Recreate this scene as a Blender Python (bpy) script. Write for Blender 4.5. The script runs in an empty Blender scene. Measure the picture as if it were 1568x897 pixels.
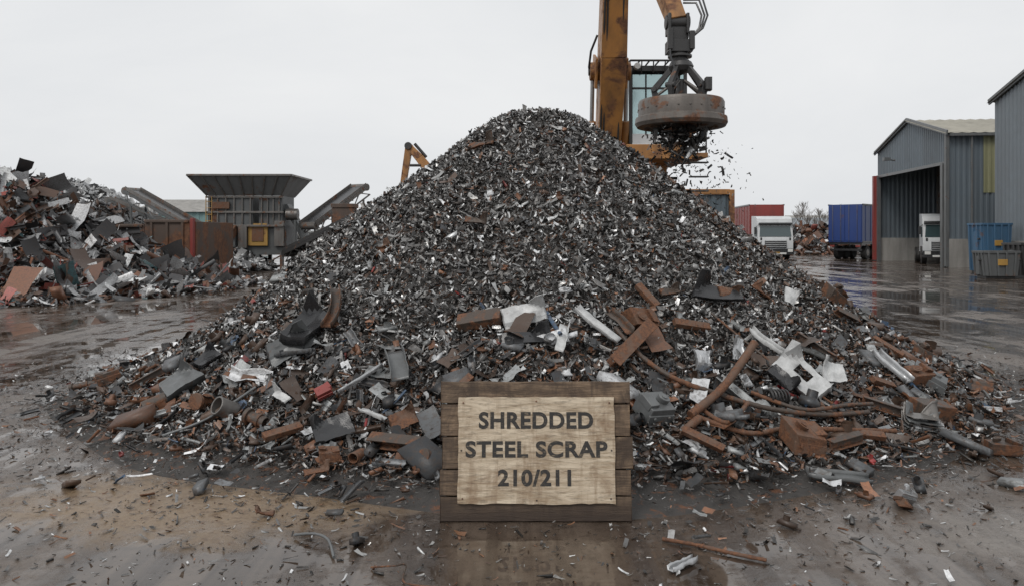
import bpy, math, random, bmesh
import numpy as np
from mathutils import Vector, Matrix, Euler
random.seed(7)
rng = np.random.default_rng(11)
scene = bpy.context.scene
scene.view_settings.view_transform = 'Standard'
scene.view_settings.look = 'None'
scene.view_settings.exposure = 0
COL = scene.collection

# ------------------------------------------------------------------ materials
def new_mat(name):
    m = bpy.data.materials.new(name); m.use_nodes = True
    nt = m.node_tree
    b = nt.nodes['Principled BSDF']
    return m, nt, b
def N(nt, t, **kw):
    n = nt.nodes.new(t)
    for k, v in kw.items(): setattr(n, k, v)
    return n
def L(nt, a, b): nt.links.new(a, b)
def ramp(nt, fac, stops):
    r = N(nt, 'ShaderNodeValToRGB')
    e = r.color_ramp.elements
    while len(e) < len(stops): e.new(0.5)
    for i, (p, c) in enumerate(stops):
        e[i].position = p
        e[i].color = (c, c, c, 1) if not isinstance(c, (tuple, list)) else (c[0], c[1], c[2], 1)
    L(nt, fac, r.inputs[0]); return r.outputs[0]
def noise(nt, vec, scale, detail=5, rough=0.6, dist=0.0):
    n = N(nt, 'ShaderNodeTexNoise'); n.inputs['Scale'].default_value = scale
    n.inputs['Detail'].default_value = detail; n.inputs['Roughness'].default_value = rough
    n.inputs['Distortion'].default_value = dist
    if vec is not None: L(nt, vec, n.inputs['Vector'])
    return n.outputs['Fac']
def mapping(nt, vec, sc, loc=(0,0,0), rot=(0,0,0)):
    m = N(nt, 'ShaderNodeMapping'); m.inputs['Scale'].default_value = sc
    m.inputs['Location'].default_value = loc; m.inputs['Rotation'].default_value = rot
    L(nt, vec, m.inputs['Vector']); return m.outputs[0]
def mix(nt, fac, a, b, mode='MIX'):
    m = N(nt, 'ShaderNodeMix', data_type='RGBA', blend_type=mode)
    for sock, val in ((m.inputs[0], fac), (m.inputs[6], a), (m.inputs[7], b)):
        if isinstance(val, (int, float)): sock.default_value = val
        elif isinstance(val, tuple): sock.default_value = (val[0], val[1], val[2], 1)
        else: L(nt, val, sock)
    return m.outputs[2]
def mth(nt, op, a, b=None, clamp=False):
    m = N(nt, 'ShaderNodeMath', operation=op); m.use_clamp = clamp
    for i, val in enumerate((a, b)):
        if val is None: continue
        if isinstance(val, (int, float)): m.inputs[i].default_value = val
        else: L(nt, val, m.inputs[i])
    return m.outputs[0]
def bump(nt, b, h, strength, dist=0.02):
    n = N(nt, 'ShaderNodeBump'); n.inputs['Strength'].default_value = strength
    n.inputs['Distance'].default_value = dist
    L(nt, h, n.inputs['Height']); L(nt, n.outputs[0], b.inputs['Normal'])

RUST = (0.07, 0.033, 0.020); RUST2 = (0.20, 0.088, 0.042)
def pmat(name, base, rough=0.5, metal=0.0, rust=0.3, scale=3.0, dirt=0.4, bstr=0.25):
    m, nt, b = new_mat(name)
    co = N(nt, 'ShaderNodeTexCoord').outputs['Object']
    n1 = noise(nt, co, scale, 8, 0.65, 0.4)
    n2 = noise(nt, mapping(nt, co, (scale*2, scale*2, scale*0.3)), 1.0, 6, 0.6)
    n3 = noise(nt, co, scale*7, 5, 0.7)
    rc = mix(nt, ramp(nt, n3, [(.35, 0), (.65, 1)]), RUST, RUST2)
    dk = tuple(c*0.35 + 0.012 for c in base)
    base_c = mix(nt, mth(nt, 'MULTIPLY', ramp(nt, n2, [(0.4, 0), (0.7, 1)]), dirt), base, dk)
    base_c = mix(nt, mth(nt, 'MULTIPLY', n3, 0.35*min(1, dirt*2)), base_c, (0.1, 0.085, 0.07))
    t = 0.72 - 0.42*rust
    rm = ramp(nt, n1, [(t-0.04, 0), (t+0.04, 1)])
    c = mix(nt, rm, base_c, rc)
    L(nt, c, b.inputs['Base Color'])
    rr = mth(nt, 'ADD', mth(nt, 'MULTIPLY', rm, max(0, 0.75-rough)), mth(nt, 'ADD', mth(nt, 'MULTIPLY', n3, 0.25), rough-0.12))
    L(nt, rr, b.inputs['Roughness'])
    if metal > 0:
        L(nt, mth(nt, 'MULTIPLY', mth(nt, 'SUBTRACT', 1.0, rm), metal), b.inputs['Metallic'])
    bump(nt, b, mth(nt, 'ADD', n1, mth(nt, 'MULTIPLY', n3, 0.5)), bstr, 0.02)
    return m

M_ORANGE = pmat('handler_orange_paint', (0.45, 0.20, 0.05), 0.45, 0, 0.34, 1.8, 0.85, 0.12)
M_DARK = pmat('dark_greasy_steel', (0.04, 0.041, 0.043), 0.4, 0.3, 0.15, 4, 0.4)
M_STEEL = pmat('worn_steel', (0.20, 0.19, 0.18), 0.4, 0.5, 0.3, 3, 0.5)
M_MAGNET = pmat('magnet_steel', (0.155, 0.135, 0.12), 0.45, 0.2, 0.40, 2.6, 0.8)
M_RUST = pmat('rusty_steel', (0.14, 0.072, 0.042), 0.65, 0, 0.6, 7, 0.6, 0.5)
M_RUSTD = pmat('dark_rusty_steel', (0.065, 0.045, 0.034), 0.5, 0.1, 0.5, 5, 0.6, 0.5)
M_WHITE = pmat('dirty_white_paint', (0.64, 0.65, 0.65), 0.4, 0, 0.12, 5, 0.6, 0.12)
M_ALU = pmat('aluminium', (0.56, 0.57, 0.58), 0.3, 0.6, 0.03, 4, 0.35, 0.12)
M_GREY = pmat('grey_painted_steel', (0.14, 0.15, 0.155), 0.35, 0.1, 0.18, 4, 0.5)
M_GREYM = pmat('machine_grey', (0.11, 0.120, 0.125), 0.5, 0.1, 0.30, 0.9, 0.6)
M_BLACK = pmat('black_plastic', (0.025, 0.027, 0.031), 0.25, 0, 0.05, 3, 0.3)
M_RED = pmat('faded_red_paint', (0.27, 0.035, 0.03), 0.45, 0, 0.2, 1.0, 0.5)
M_BLUE = pmat('blue_paint', (0.015, 0.05, 0.21), 0.4, 0, 0.0, 0.7, 0.25)
M_SKIPB = pmat('skip_blue', (0.04, 0.13, 0.24), 0.5, 0, 0.2, 1.0, 0.5)
M_YEL = pmat('old_yellow_paint', (0.42, 0.24, 0.05), 0.5, 0, 0.35, 1.2, 0.4)
M_CONC = pmat('stained_concrete', (0.36, 0.35, 0.33), 0.85, 0, 0.02, 0.8, 0.7)
M_CLAD = pmat('blue_grey_cladding', (0.125, 0.16, 0.19), 0.45, 0, 0.0, 0.25, 0.5, 0.05)
M_CLADL = pmat('light_grey_cladding', (0.165, 0.195, 0.22), 0.45, 0, 0.0, 0.25, 0.45, 0.05)
M_ROOF = pmat('fibre_cement_roof', (0.38, 0.36, 0.30), 0.8, 0, 0.02, 0.5, 0.5, 0.1)
M_PANEL = pmat('yellowed_rooflight', (0.27, 0.27, 0.15), 0.5, 0, 0.02, 0.5, 0.5, 0.1)
M_TYRE = pmat('tyre_rubber', (0.02, 0.02, 0.02), 0.75, 0, 0.0, 3, 0.2)
M_TRUCKW = pmat('truck_white', (0.66, 0.68, 0.69), 0.35, 0, 0.0, 1.0, 0.25, 0.03)
M_BARK = pmat('tree_bark', (0.19, 0.17, 0.155), 0.9, 0, 0, 3, 0.3)
M_CORE = pmat('pile_core_fines', (0.05, 0.047, 0.045), 0.8, 0.1, 0.3, 9, 0.4, 0.8)
M_TEAL = pmat('teal_cladding', (0.20, 0.33, 0.33), 0.5, 0, 0.0, 0.2, 0.3)
M_GRCORE = pmat('grey_heap_core', (0.16, 0.165, 0.17), 0.6, 0.1, 0.05, 5, 0.4)
def simple(name, col, rough, metal=0, spec=.5):
    m, nt, b = new_mat(name)
    n = noise(nt, N(nt, 'ShaderNodeTexCoord').outputs['Object'], 3, 5, .6)
    L(nt, mix(nt, mth(nt, 'MULTIPLY', n, .5), col, tuple(c*.6 for c in col)), b.inputs['Base Color'])
    b.inputs['Roughness'].default_value = rough; b.inputs['Metallic'].default_value = metal
    b.inputs['Specular IOR Level'].default_value = spec
    return m
M_GLASS = simple('tinted_glass', (0.05, 0.08, 0.085), 0.06, 0, .9)
M_CABG = simple('cab_glass', (0.50, 0.66, 0.67), 0.12, .6)
M_LAMP = simple('lamp_lens', (0.75, 0.75, 0.72), .1)

def chip_mat(name, metal, rlo, dirtamt):
    m, nt, b = new_mat(name)
    at = N(nt, 'ShaderNodeAttribute'); at.attribute_name = 'col'
    co = N(nt, 'ShaderNodeTexCoord').outputs['Object']
    n = noise(nt, co, 22, 4, 0.7); n2 = noise(nt, co, 60, 3, 0.7)
    c = mix(nt, mth(nt, 'MULTIPLY', ramp(nt, n, [(0.46, 0), (0.64, 1)]), dirtamt), at.outputs['Color'], (0.062, 0.045, 0.035))
    L(nt, c, b.inputs['Base Color'])
    L(nt, mth(nt, 'MULTIPLY', at.outputs['Alpha'], metal), b.inputs['Metallic'])
    L(nt, mth(nt, 'ADD', mth(nt, 'MULTIPLY', n2, 0.5), rlo), b.inputs['Roughness'])
    bump(nt, b, n2, 0.3, 0.01)
    return m
M_CHIP = chip_mat('shredded_metal', 0.55, 0.1, .5)
M_SCRAP = chip_mat('mixed_scrap_metal', 0.3, 0.2, .6)

# ------------------------------------------------------------------ mesh builder
def rotm(x=0, y=0, z=0): return Euler((math.radians(x), math.radians(y), math.radians(z))).to_matrix()
class MB:
    def __init__(s): s.v = []; s.f = []; s.m = []
    def add(s, V, F, mi=0):
        o = len(s.v); s.v += [tuple(p) for p in V]
        s.f += [tuple(i+o for i in f) for f in F]; s.m += [mi]*len(F)
    def box(s, c, d, mi=0, R=None, taper=None):
        V = []
        for z in (-.5, .5):
            for y in (-.5, .5):
                for x in (-.5, .5):
                    k = taper if (taper and z > 0) else 1
                    p = Vector((x*d[0]*k, y*d[1]*k, z*d[2]))
                    if R: p = R @ p
                    V.append(p + Vector(c))
        s.add(V, [(0,2,3,1), (4,5,7,6), (0,1,5,4), (2,6,7,3), (0,4,6,2), (1,3,7,5)], mi)
    def beam(s, p1, p2, w1, h1, w2=None, h2=None, mi=0, side=(1,0,0)):
        p1 = Vector(p1); p2 = Vector(p2); d = (p2-p1).normalized()
        sd = Vector(side); sd = (sd - d*sd.dot(d))
        if sd.length < 1e-3: sd = Vector((0,1,0)); sd = sd - d*sd.dot(d)
        sd.normalize(); up = d.cross(sd)
        w2 = w2 or w1; h2 = h2 or h1
        V = []
        for p, w, h in ((p1, w1, h1), (p2, w2, h2)):
            for a, b in ((-1,-1), (1,-1), (1,1), (-1,1)):
                V.append(p + sd*a*w/2 + up*b*h/2)
        s.add(V, [(3,2,1,0), (4,5,6,7), (0,1,5,4), (1,2,6,5), (2,3,7,6), (3,0,4,7)], mi)
    def tube(s, pts, r, n=10, mi=0, caps=True):
        pts = [Vector(p) for p in pts]; V = []; F = []
        rs = r if isinstance(r, (list, tuple)) else [r]*len(pts)
        ref = None
        for i, p in enumerate(pts):
            d = (pts[min(i+1, len(pts)-1)] - pts[max(i-1, 0)]).normalized()
            if ref is None:
                ref = Vector((0,0,1)) if abs(d.z) < 0.9 else Vector((1,0,0))
            a = ref - d*ref.dot(d); a.normalize(); ref = a; b = d.cross(a)
            for k in range(n):
                t = 2*math.pi*k/n
                V.append(p + (a*math.cos(t) + b*math.sin(t))*rs[i])
        for i in range(len(pts)-1):
            for k in range(n):
                F.append((i*n+k, i*n+(k+1) % n, (i+1)*n+(k+1) % n, (i+1)*n+k))
        if caps:
            F.append(tuple(reversed(range(n)))); F.append(tuple((len(pts)-1)*n+k for k in range(n)))
        s.add(V, F, mi)
    def cyl(s, p1, p2, r, r2=None, n=14, mi=0): s.tube([p1, p2], [r, r2 if r2 is not None else r], n, mi)
    def lathe(s, prof, c, n=32, mi=0):
        V = []; F = []
        for (r, z) in prof:
            for k in range(n):
                t = 2*math.pi*k/n; V.append((c[0]+r*math.cos(t), c[1]+r*math.sin(t), c[2]+z))
        for i in range(len(prof)-1):
            for k in range(n):
                F.append((i*n+k, i*n+(k+1) % n, (i+1)*n+(k+1) % n, (i+1)*n+k))
        s.add(V, F, mi)
    def corr(s, p0, p1, z0, zt, mi=0, pitch=0.3, amp=0.04):
        p0 = Vector((p0[0], p0[1], 0)); p1 = Vector((p1[0], p1[1], 0)); d = p1-p0; Ln = d.length; d.normalize()
        nn = Vector((d.y, -d.x, 0)); ss = [0]; offs = [0]
        x = 0
        while x < Ln:
            for f, o in ((0.3, 0), (0.45, 1), (0.8, 1), (0.95, 0)):
                q = x+f*pitch
                if q < Ln: ss.append(q); offs.append(o)
            x += pitch
        ss.append(Ln); offs.append(0)
        V = []
        for q, o in zip(ss, offs):
            b = p0 + d*q + nn*amp*o
            V.append((b.x, b.y, z0)); V.append((b.x, b.y, zt(q) if callable(zt) else zt))
        F = [(2*i, 2*i+2, 2*i+3, 2*i+1) for i in range(len(ss)-1)]
        s.add(V, F, mi)
    def obj(s, name, mats, bevel=0, parent=None, loc=None, rz=0, solid=0, smooth=True, ang=35):
        me = bpy.data.meshes.new(name); me.from_pydata(s.v, [], s.f)
        for m in mats: me.materials.append(m)
        me.polygons.foreach_set('material_index', s.m)
        if smooth:
            me.polygons.foreach_set('use_smooth', [True]*len(s.f))
            try: me.set_sharp_from_angle(angle=math.radians(ang))
            except Exception: pass
        me.update()
        o = bpy.data.objects.new(name, me); COL.objects.link(o)
        if loc is not None: o.location = loc
        o.rotation_euler = (0, 0, math.radians(rz))
        if solid:
            md = o.modifiers.new('solid', 'SOLIDIFY'); md.thickness = solid
        if bevel:
            md = o.modifiers.new('bevel', 'BEVEL'); md.width = bevel; md.segments = 2; md.limit_method = 'ANGLE'
        if parent: o.parent = parent
        return o
def empty(name, loc=(0,0,0), rz=0):
    e = bpy.data.objects.new(name, None); COL.objects.link(e); e.location = loc
    e.rotation_euler = (0, 0, math.radians(rz)); e.empty_display_size = 0.3
    return e
def adopt(child, e):
    child.parent = e
    child.matrix_parent_inverse = Matrix.Translation(Vector(e.location)).inverted()

# ------------------------------------------------------------------ heaps & instancing in numpy
PC = (0.34, 11.5)
def fbm(x, y, s=1.0, seed=0):
    r = np.random.default_rng(seed); out = np.zeros_like(x); a = 1.0; f = s
    for o in range(4):
        for k in range(3):
            th = r.uniform(0, 6.28); ph = r.uniform(0, 6.28)
            out += a*np.sin((x*math.cos(th)+y*math.sin(th))*f*r.uniform(0.7, 1.3)+ph)/3
        a *= 0.5; f *= 2.1
    return out
def pile_h(x, y):
    x = np.asarray(x, float); y = np.asarray(y, float)
    dx = x-PC[0]; dy = y-PC[1]; r0 = np.hypot(dx, dy); th = np.arctan2(dy, dx)
    r = r0/(1+np.clip(r0/2, 0, 1)*(0.025*np.sin(3*th+1)+0.02*np.sin(5*th+2.2)+0.012*np.sin(11*th)))
    h = np.interp(r, [0, .3, .6, .9, 1.3, 2.1, 3.25, 4.2, 4.95, 5.5, 6.2], [3.63, 3.61, 3.52, 3.32, 3.02, 2.42, 1.57, .86, .38, .13, 0])
    return h + 0.05*fbm(x, y, 1.6, 3)*np.clip((5.8-r)/1.5, 0, 1)*np.clip(r0/1.2, .15, 1)
def heap_fn(c, prof, sx=1, sy=1, amp=0.15, seed=1, s=0.8):
    rs = [p[0] for p in prof]; hs = [p[1] for p in prof]
    def f(x, y):
        x = np.asarray(x, float); y = np.asarray(y, float)
        r = np.hypot((x-c[0])/sx, (y-c[1])/sy)
        h = np.interp(r, rs, hs)
        return h + amp*fbm(x, y, s, seed)*np.clip(h/1.0, 0, 1)
    return f
def normals(fn, x, y, e=0.08):
    gx = (fn(x+e, y)-fn(x-e, y))/(2*e); gy = (fn(x, y+e)-fn(x, y-e))/(2*e)
    n = np.stack([-gx, -gy, np.ones_like(gx)], 1)
    return n/np.linalg.norm(n, axis=1)[:, None]
def frames(n):
    ref = np.tile(np.array([0., 1., 0.]), (len(n), 1))
    a = np.cross(ref, n); a /= np.linalg.norm(a, axis=1)[:, None]
    b = np.cross(n, a)
    return np.stack([a, b, n], 2)
def randrot(N_, tilt):
    yaw = rng.uniform(0, 6.283, N_); t = rng.normal(0, tilt, N_); t2 = rng.normal(0, tilt, N_)
    def rz(a): c, s = np.cos(a), np.sin(a); z = np.zeros_like(a); o = z+1; return np.stack([np.stack([c,-s,z],1),np.stack([s,c,z],1),np.stack([z,z,o],1)],1)
    def rx(a): c, s = np.cos(a), np.sin(a); z = np.zeros_like(a); o = z+1; return np.stack([np.stack([o,z,z],1),np.stack([z,c,-s],1),np.stack([z,s,c],1)],1)
    def ry(a): c, s = np.cos(a), np.sin(a); z = np.zeros_like(a); o = z+1; return np.stack([np.stack([c,z,s],1),np.stack([z,o,z],1),np.stack([-s,z,c],1)],1)
    return np.einsum('nij,njk,nkl,nlm->nim', rz(yaw), rx(t), ry(t2), rz(rng.uniform(0, 6.283, N_)))
def grid_faces(nx, ny):
    return [(j*nx+i, j*nx+i+1, (j+1)*nx+i+1, (j+1)*nx+i) for j in range(ny-1) for i in range(nx-1)]
def t_sheet(nx, ny, asp, fold, jit):
    V = []
    fx = rng.uniform(-.2, .2); ang = rng.uniform(-0.6, 0.6)
    for j in range(ny):
        for i in range(nx):
            x = i/(nx-1)-.5; y = (j/(ny-1)-.5)*asp
            q = x*math.cos(ang)+y*math.sin(ang)-fx
            V.append((x+rng.normal(0, jit*.5), y+rng.normal(0, jit*.5), abs(q)*fold+rng.normal(0, jit)))
    return np.array(V), np.array(grid_faces(nx, ny))
def t_curl(n, w, arc):
    V = []
    R = 1/arc
    for i in range(n):
        t = (i/(n-1)-.5)*arc
        for s in (-.5, .5):
            V.append((R*math.sin(t), s*w*(1+rng.normal(0, .15)), R*(1-math.cos(t))+rng.normal(0, .03)))
    F = [(2*i, 2*i+1, 2*i+3, 2*i+2) for i in range(n-1)]
    return np.array(V), np.array(F)
def t_lump(a, b, jit):
    V = np.array([(x, y*a, z*b) for z in (-.5, .5) for y in (-.5, .5) for x in (-.5, .5)], float)
    V += rng.normal(0, jit, V.shape)
    return V, np.array([(0,2,3,1), (4,5,7,6), (0,1,5,4), (2,6,7,3), (0,4,6,2), (1,3,7,5)])
def t_tube(n, r, segs, crush, bend=0.1):
    V = []; F = []
    for i in range(segs):
        x = i/(segs-1)-.5; cr = 1-crush*rng.uniform(0, 1)
        for k in range(n):
            t = 2*math.pi*k/n
            V.append((x+rng.normal(0, .02), r*math.cos(t)*(1+(1-cr)*.5), r*cr*math.sin(t)+bend*x*x*2))
    for i in range(segs-1):
        for k in range(n): F.append((i*n+k, i*n+(k+1) % n, (i+1)*n+(k+1) % n, (i+1)*n+k))
    return np.array(V), np.array(F)
def t_channel(w, h, segs, jit, lip=False):
    prof = [(-w/2, h), (-w/2, 0), (w/2, 0), (w/2, h)]
    if lip: prof = [(-w/2-.06, h)]+prof+[(w/2+.06, h)]
    V = []; n = len(prof)
    for i in range(segs):
        x = i/(segs-1)-.5; tw = rng.normal(0, jit)
        for (y, z) in prof: V.append((x+rng.normal(0, jit*.3), y+tw+rng.normal(0, jit*.4), z+rng.normal(0, jit*.6)+tw*.5))
    F = [(i*n+k, i*n+k+1, (i+1)*n+k+1, (i+1)*n+k) for i in range(segs-1) for k in range(n-1)]
    return np.array(V), np.array(F)
def t_merge(*parts):
    V = []; F = []; o = 0
    for (v, f, off) in parts:
        V.append(v+np.array(off)); F.append(f+o); o += len(v)
    return np.concatenate(V), np.concatenate(F)
CHIPS = [t_sheet(3, 3, rng.uniform(.3, .8), rng.uniform(.2, 1.0), .08) for _ in range(22)] + \
        [t_curl(5, rng.uniform(.2, .45), rng.uniform(1.2, 4.2)) for _ in range(9)] + \
        [t_lump(rng.uniform(.3, .6), rng.uniform(.15, .4), .08) for _ in range(6)] + \
        [t_channel(.3, .2, 3, .06) for _ in range(5)]
def bracket():
    a = t_channel(.35, .15, 4, .02); b = t_sheet(3, 3, .5, .1, .02); b = (b[0][:, [2, 0, 1]]*.5, b[1])
    return t_merge((a[0], a[1], (0, 0, 0)), (b[0], b[1], (.3, 0, .1)))
def casting():
    a = t_lump(.6, .35, .04); b = t_tube(10, .2, 2, 0, 0); b = (b[0][:, [1, 2, 0]]*np.array([1, 1, .55]), b[1]); c = t_lump(.35, .2, .03)
    return t_merge((a[0], a[1], (0, 0, 0)), (b[0], b[1], (.1, 0, .25)), (c[0]*.6, c[1], (-.5, .05, -.05)))
SHEETS = [t_sheet(6, 4, rng.uniform(.35, .8), rng.uniform(.1, .7), .028) for _ in range(14)]
MEDS = SHEETS + [t_curl(8, rng.uniform(.12, .3), rng.uniform(1.0, 2.6)) for _ in range(3)] + \
       [t_lump(rng.uniform(.4, .8), rng.uniform(.25, .5), .05) for _ in range(4)] + [casting() for _ in range(5)] + \
       [t_tube(10, rng.uniform(.05, .13), 4, .4) for _ in range(3)] + [t_tube(6, .022, 6, .1, rng.uniform(-.2, .3)) for _ in range(4)] + \
       [bracket() for _ in range(5)] + \
       [t_channel(rng.uniform(.12, .35), rng.uniform(.08, .2), 5, .02) for _ in range(7)] + \
       [t_channel(rng.uniform(.3, .5), rng.uniform(.08, .18), 5, .025, True) for _ in range(4)]
HEAPT = SHEETS + [t_channel(rng.uniform(.08, .2), rng.uniform(.04, .12), 4, .02) for _ in range(6)] + [t_tube(5, .02, 5, .1, rng.uniform(-.2, .4)) for _ in range(3)] + \
        [bracket() for _ in range(4)] + [t_curl(7, rng.uniform(.1, .3), rng.uniform(.8, 2)) for _ in range(4)]
def build_inst(name, pos, R, sc, col, temps, mat, parent=None):
    Nn = len(pos); idx = rng.integers(0, len(temps), Nn)
    Vs = []; Fs = []; Cs = []; off = 0
    for ti, (V, F) in enumerate(temps):
        s = np.nonzero(idx == ti)[0]
        if len(s) == 0: continue
        v = V[None]*sc[s][:, None, :]
        v = np.einsum('nij,nkj->nki', R[s], v) + pos[s][:, None, :]
        k = V.shape[0]
        f = F[None] + (np.arange(len(s))*k)[:, None, None] + off
        Vs.append(v.reshape(-1, 3)); Fs.append(f.reshape(-1, 4)); Cs.append(np.repeat(col[s], k, axis=0)); off += len(s)*k
    V = np.concatenate(Vs).astype(np.float32); F = np.concatenate(Fs).astype(np.int32); C = np.concatenate(Cs).astype(np.float32)
    me = bpy.data.meshes.new(name)
    me.vertices.add(len(V)); me.vertices.foreach_set('co', V.ravel())
    me.loops.add(len(F)*4); me.loops.foreach_set('vertex_index', F.ravel())
    me.polygons.add(len(F)); me.polygons.foreach_set('loop_start', np.arange(0, len(F)*4, 4, dtype=np.int32))
    me.update(calc_edges=True)
    a = me.attributes.new('col', 'FLOAT_COLOR', 'POINT'); a.data.foreach_set('color', C.ravel())
    me.materials.append(mat)
    o = bpy.data.objects.new(name, me); COL.objects.link(o)
    if parent: adopt(o, parent)
    return o
def palette(n, probs, cols):
    probs = np.asarray(probs, float)
    k = rng.choice(len(cols), n, p=probs/probs.sum()) if probs.ndim == 1 else (rng.uniform(0, 1, n)[:, None] > np.cumsum(probs, 1)).sum(1).clip(0, len(cols)-1)
    c = np.array(cols, float)[k]
    c[:, :3] *= rng.lognormal(0, .25, n)[:, None]
    c[:, :3] = np.clip(c[:, :3], 0, .85)
    return c
CC = [(.060,.058,.056,.9), (.155,.152,.148,.9), (.33,.328,.32,.8), (.72,.73,.73,.6), (.095,.058,.040,.2), (.18,.088,.048,0), (.20,.035,.03,0), (.05,.08,.13,0)]

# ---- shredded pile
pile = empty('shredded_steel_scrap_pile', (PC[0], PC[1], 0))
def core(name, fn, x0, x1, y0, y1, n, mat, parent, dz=-0.04):
    X, Y = np.meshgrid(np.linspace(x0, x1, n), np.linspace(y0, y1, n))
    Z = fn(X.ravel(), Y.ravel())+dz
    mb = MB(); mb.add(np.stack([X.ravel(), Y.ravel(), Z], 1).tolist(), grid_faces(n, n), 0)
    o = mb.obj(name, [mat], smooth=True, ang=60)
    if parent: adopt(o, parent)
    return o
core('pile_core', pile_h, PC[0]-6.3, PC[0]+6.3, PC[1]-6.3, PC[1]+6.3, 150, M_CORE, pile, -0.035)
NC = 165000
r = np.sqrt(rng.uniform(0, 1, NC))*5.8; th = rng.uniform(0, 6.283, NC)
x = PC[0]+r*np.cos(th); y = PC[1]+r*np.sin(th)
keep = (y < 12.6) | (rng.uniform(0, 1, NC) < .35)
keep &= rng.uniform(0, 1, NC) < np.clip((6.0-r)/1.2, .15, 1)
x, y, r = x[keep], y[keep], r[keep]; n_ = len(x)
z = pile_h(x, y)
nm = normals(pile_h, x, y)
R = frames(nm) @ randrot(n_, .6)
sz = np.clip(rng.lognormal(math.log(.047), .36, n_), .02, .13)
sc = np.stack([sz*rng.uniform(.9, 1.5, n_), sz*rng.uniform(.45, 1.0, n_), sz*rng.uniform(.6, 1.2, n_)], 1)
pos = np.stack([x, y, z], 1) + nm*rng.uniform(-.02, .045, n_)[:, None]
rb = np.clip((r-4.0)/1.8, 0, 1)*.30 + np.clip((x-2.2)/2, 0, 1)*.25 + .08 + .06*np.clip(fbm(x, y, 1.2, 9), 0, 2)
base = np.array([.30, .37, .23, .10]); P = np.zeros((n_, 8))
P[:, :4] = base/base.sum()*(1-rb-.005)[:, None]; P[:, 4] = rb*.65; P[:, 5] = rb*.35; P[:, 6] = .002; P[:, 7] = .003
build_inst('shredded_chips', pos, R, sc, palette(n_, P, CC), CHIPS, M_CHIP, pile)

# ---- bits scattered around on the ground
NS = 28000
r = 5.0+rng.exponential(.70, NS); th = rng.uniform(math.radians(165), math.radians(375), NS)
x = PC[0]+r*np.cos(th); y = PC[1]+r*np.sin(th)
k = (y > 1.5); x, y = x[k], y[k]
xe = rng.uniform(-5, 5, 3000); ye = rng.uniform(2.6, 7, 3000)
x = np.concatenate([x, xe]); y = np.concatenate([y, ye])
insign = (x > -.55) & (x < .88) & (y > 5.18) & (y < 5.5)
x, y = x[~insign], y[~insign]; n_ = len(x)
R = randrot(n_, .25)
sz = np.clip(rng.lognormal(math.log(.021), .58, n_), .005, .085)
sc = np.stack([sz*1.3, sz*rng.uniform(.4, .9, n_), sz*rng.uniform(.3, .8, n_)], 1)
pos = np.stack([x, y, np.maximum(pile_h(x, y), 0)+sz*.15], 1)
scat = empty('scattered_metal_fragments', (0, 6, 0))
build_inst('fragments', pos, R, sc, palette(n_, [.38,.22,.13,.06,.14,.07,0,0], CC), CHIPS, M_CHIP, scat)
MC = [(.04,.042,.045,.8), (.12,.125,.13,.8), (.27,.28,.28,.8), (.64,.65,.66,.2), (.068,.042,.029,0), (.17,.078,.042,0), (.22,.03,.03,0), (.05,.09,.15,0)]
for nm_, NM, med, mu, sd in (('coarse_debris', 620, .14, 4.95, .48), ('small_debris', 3000, .072, 4.95, .62)):
    r = np.clip(rng.normal(mu, sd, NM), 3.4, 7.2); th = rng.uniform(math.radians(172), math.radians(370), NM)
    x = PC[0]+r*np.cos(th); y = PC[1]+r*np.sin(th)
    k = ~((x > -.75) & (x < 1.1) & (y < 5.75)); x, y = x[k], y[k]; NM = len(x)
    z = np.maximum(pile_h(x, y), 0); nm = normals(pile_h, x, y)
    R = frames(nm) @ randrot(NM, .3)
    sz = np.clip(rng.lognormal(math.log(med), .4, NM), .04, .34)
    pos = np.stack([x, y, z], 1)+nm*(.02+.12*sz)[:, None]
    build_inst(nm_, pos, R, np.stack([sz*1.25, sz*.9, sz*.85], 1), palette(NM, [.24,.18,.13,.08,.20,.16,.01,.01], MC), MEDS, M_SCRAP, pile)
NM = 110
r = rng.uniform(.8, 4.6, NM); th = rng.uniform(math.radians(170), math.radians(370), NM)
x = PC[0]+r*np.cos(th); y = PC[1]+r*np.sin(th); z = pile_h(x, y); nm = normals(pile_h, x, y)
R = frames(nm) @ randrot(NM, .3); sz = np.clip(rng.lognormal(math.log(.11), .3, NM), .07, .2)
build_inst('slope_debris', np.stack([x, y, z], 1)+nm*.035, R, np.stack([sz*1.2, sz*.8, sz*.7], 1),
           palette(NM, [.3,.24,.15,.03,.18,.09,.01,0], MC), MEDS, M_SCRAP, pile)
NM = 320
th = rng.uniform(math.radians(-25), math.radians(8), NM); r = rng.uniform(1.4, 4.9, NM)
x = PC[0]+r*np.cos(th); y = PC[1]+r*np.sin(th); z = pile_h(x, y); nm = normals(pile_h, x, y)
R = frames(nm) @ randrot(NM, .4); sz = np.clip(rng.lognormal(math.log(.11), .3, NM), .06, .22)
build_inst('brown_clods', np.stack([x, y, z], 1)+nm*.03, R, np.stack([sz*1.1, sz*.8, sz*.8], 1), palette(NM, [.3,.12,.03,.0,.4,.15,0,0], MC), MEDS, M_SCRAP, pile)

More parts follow.
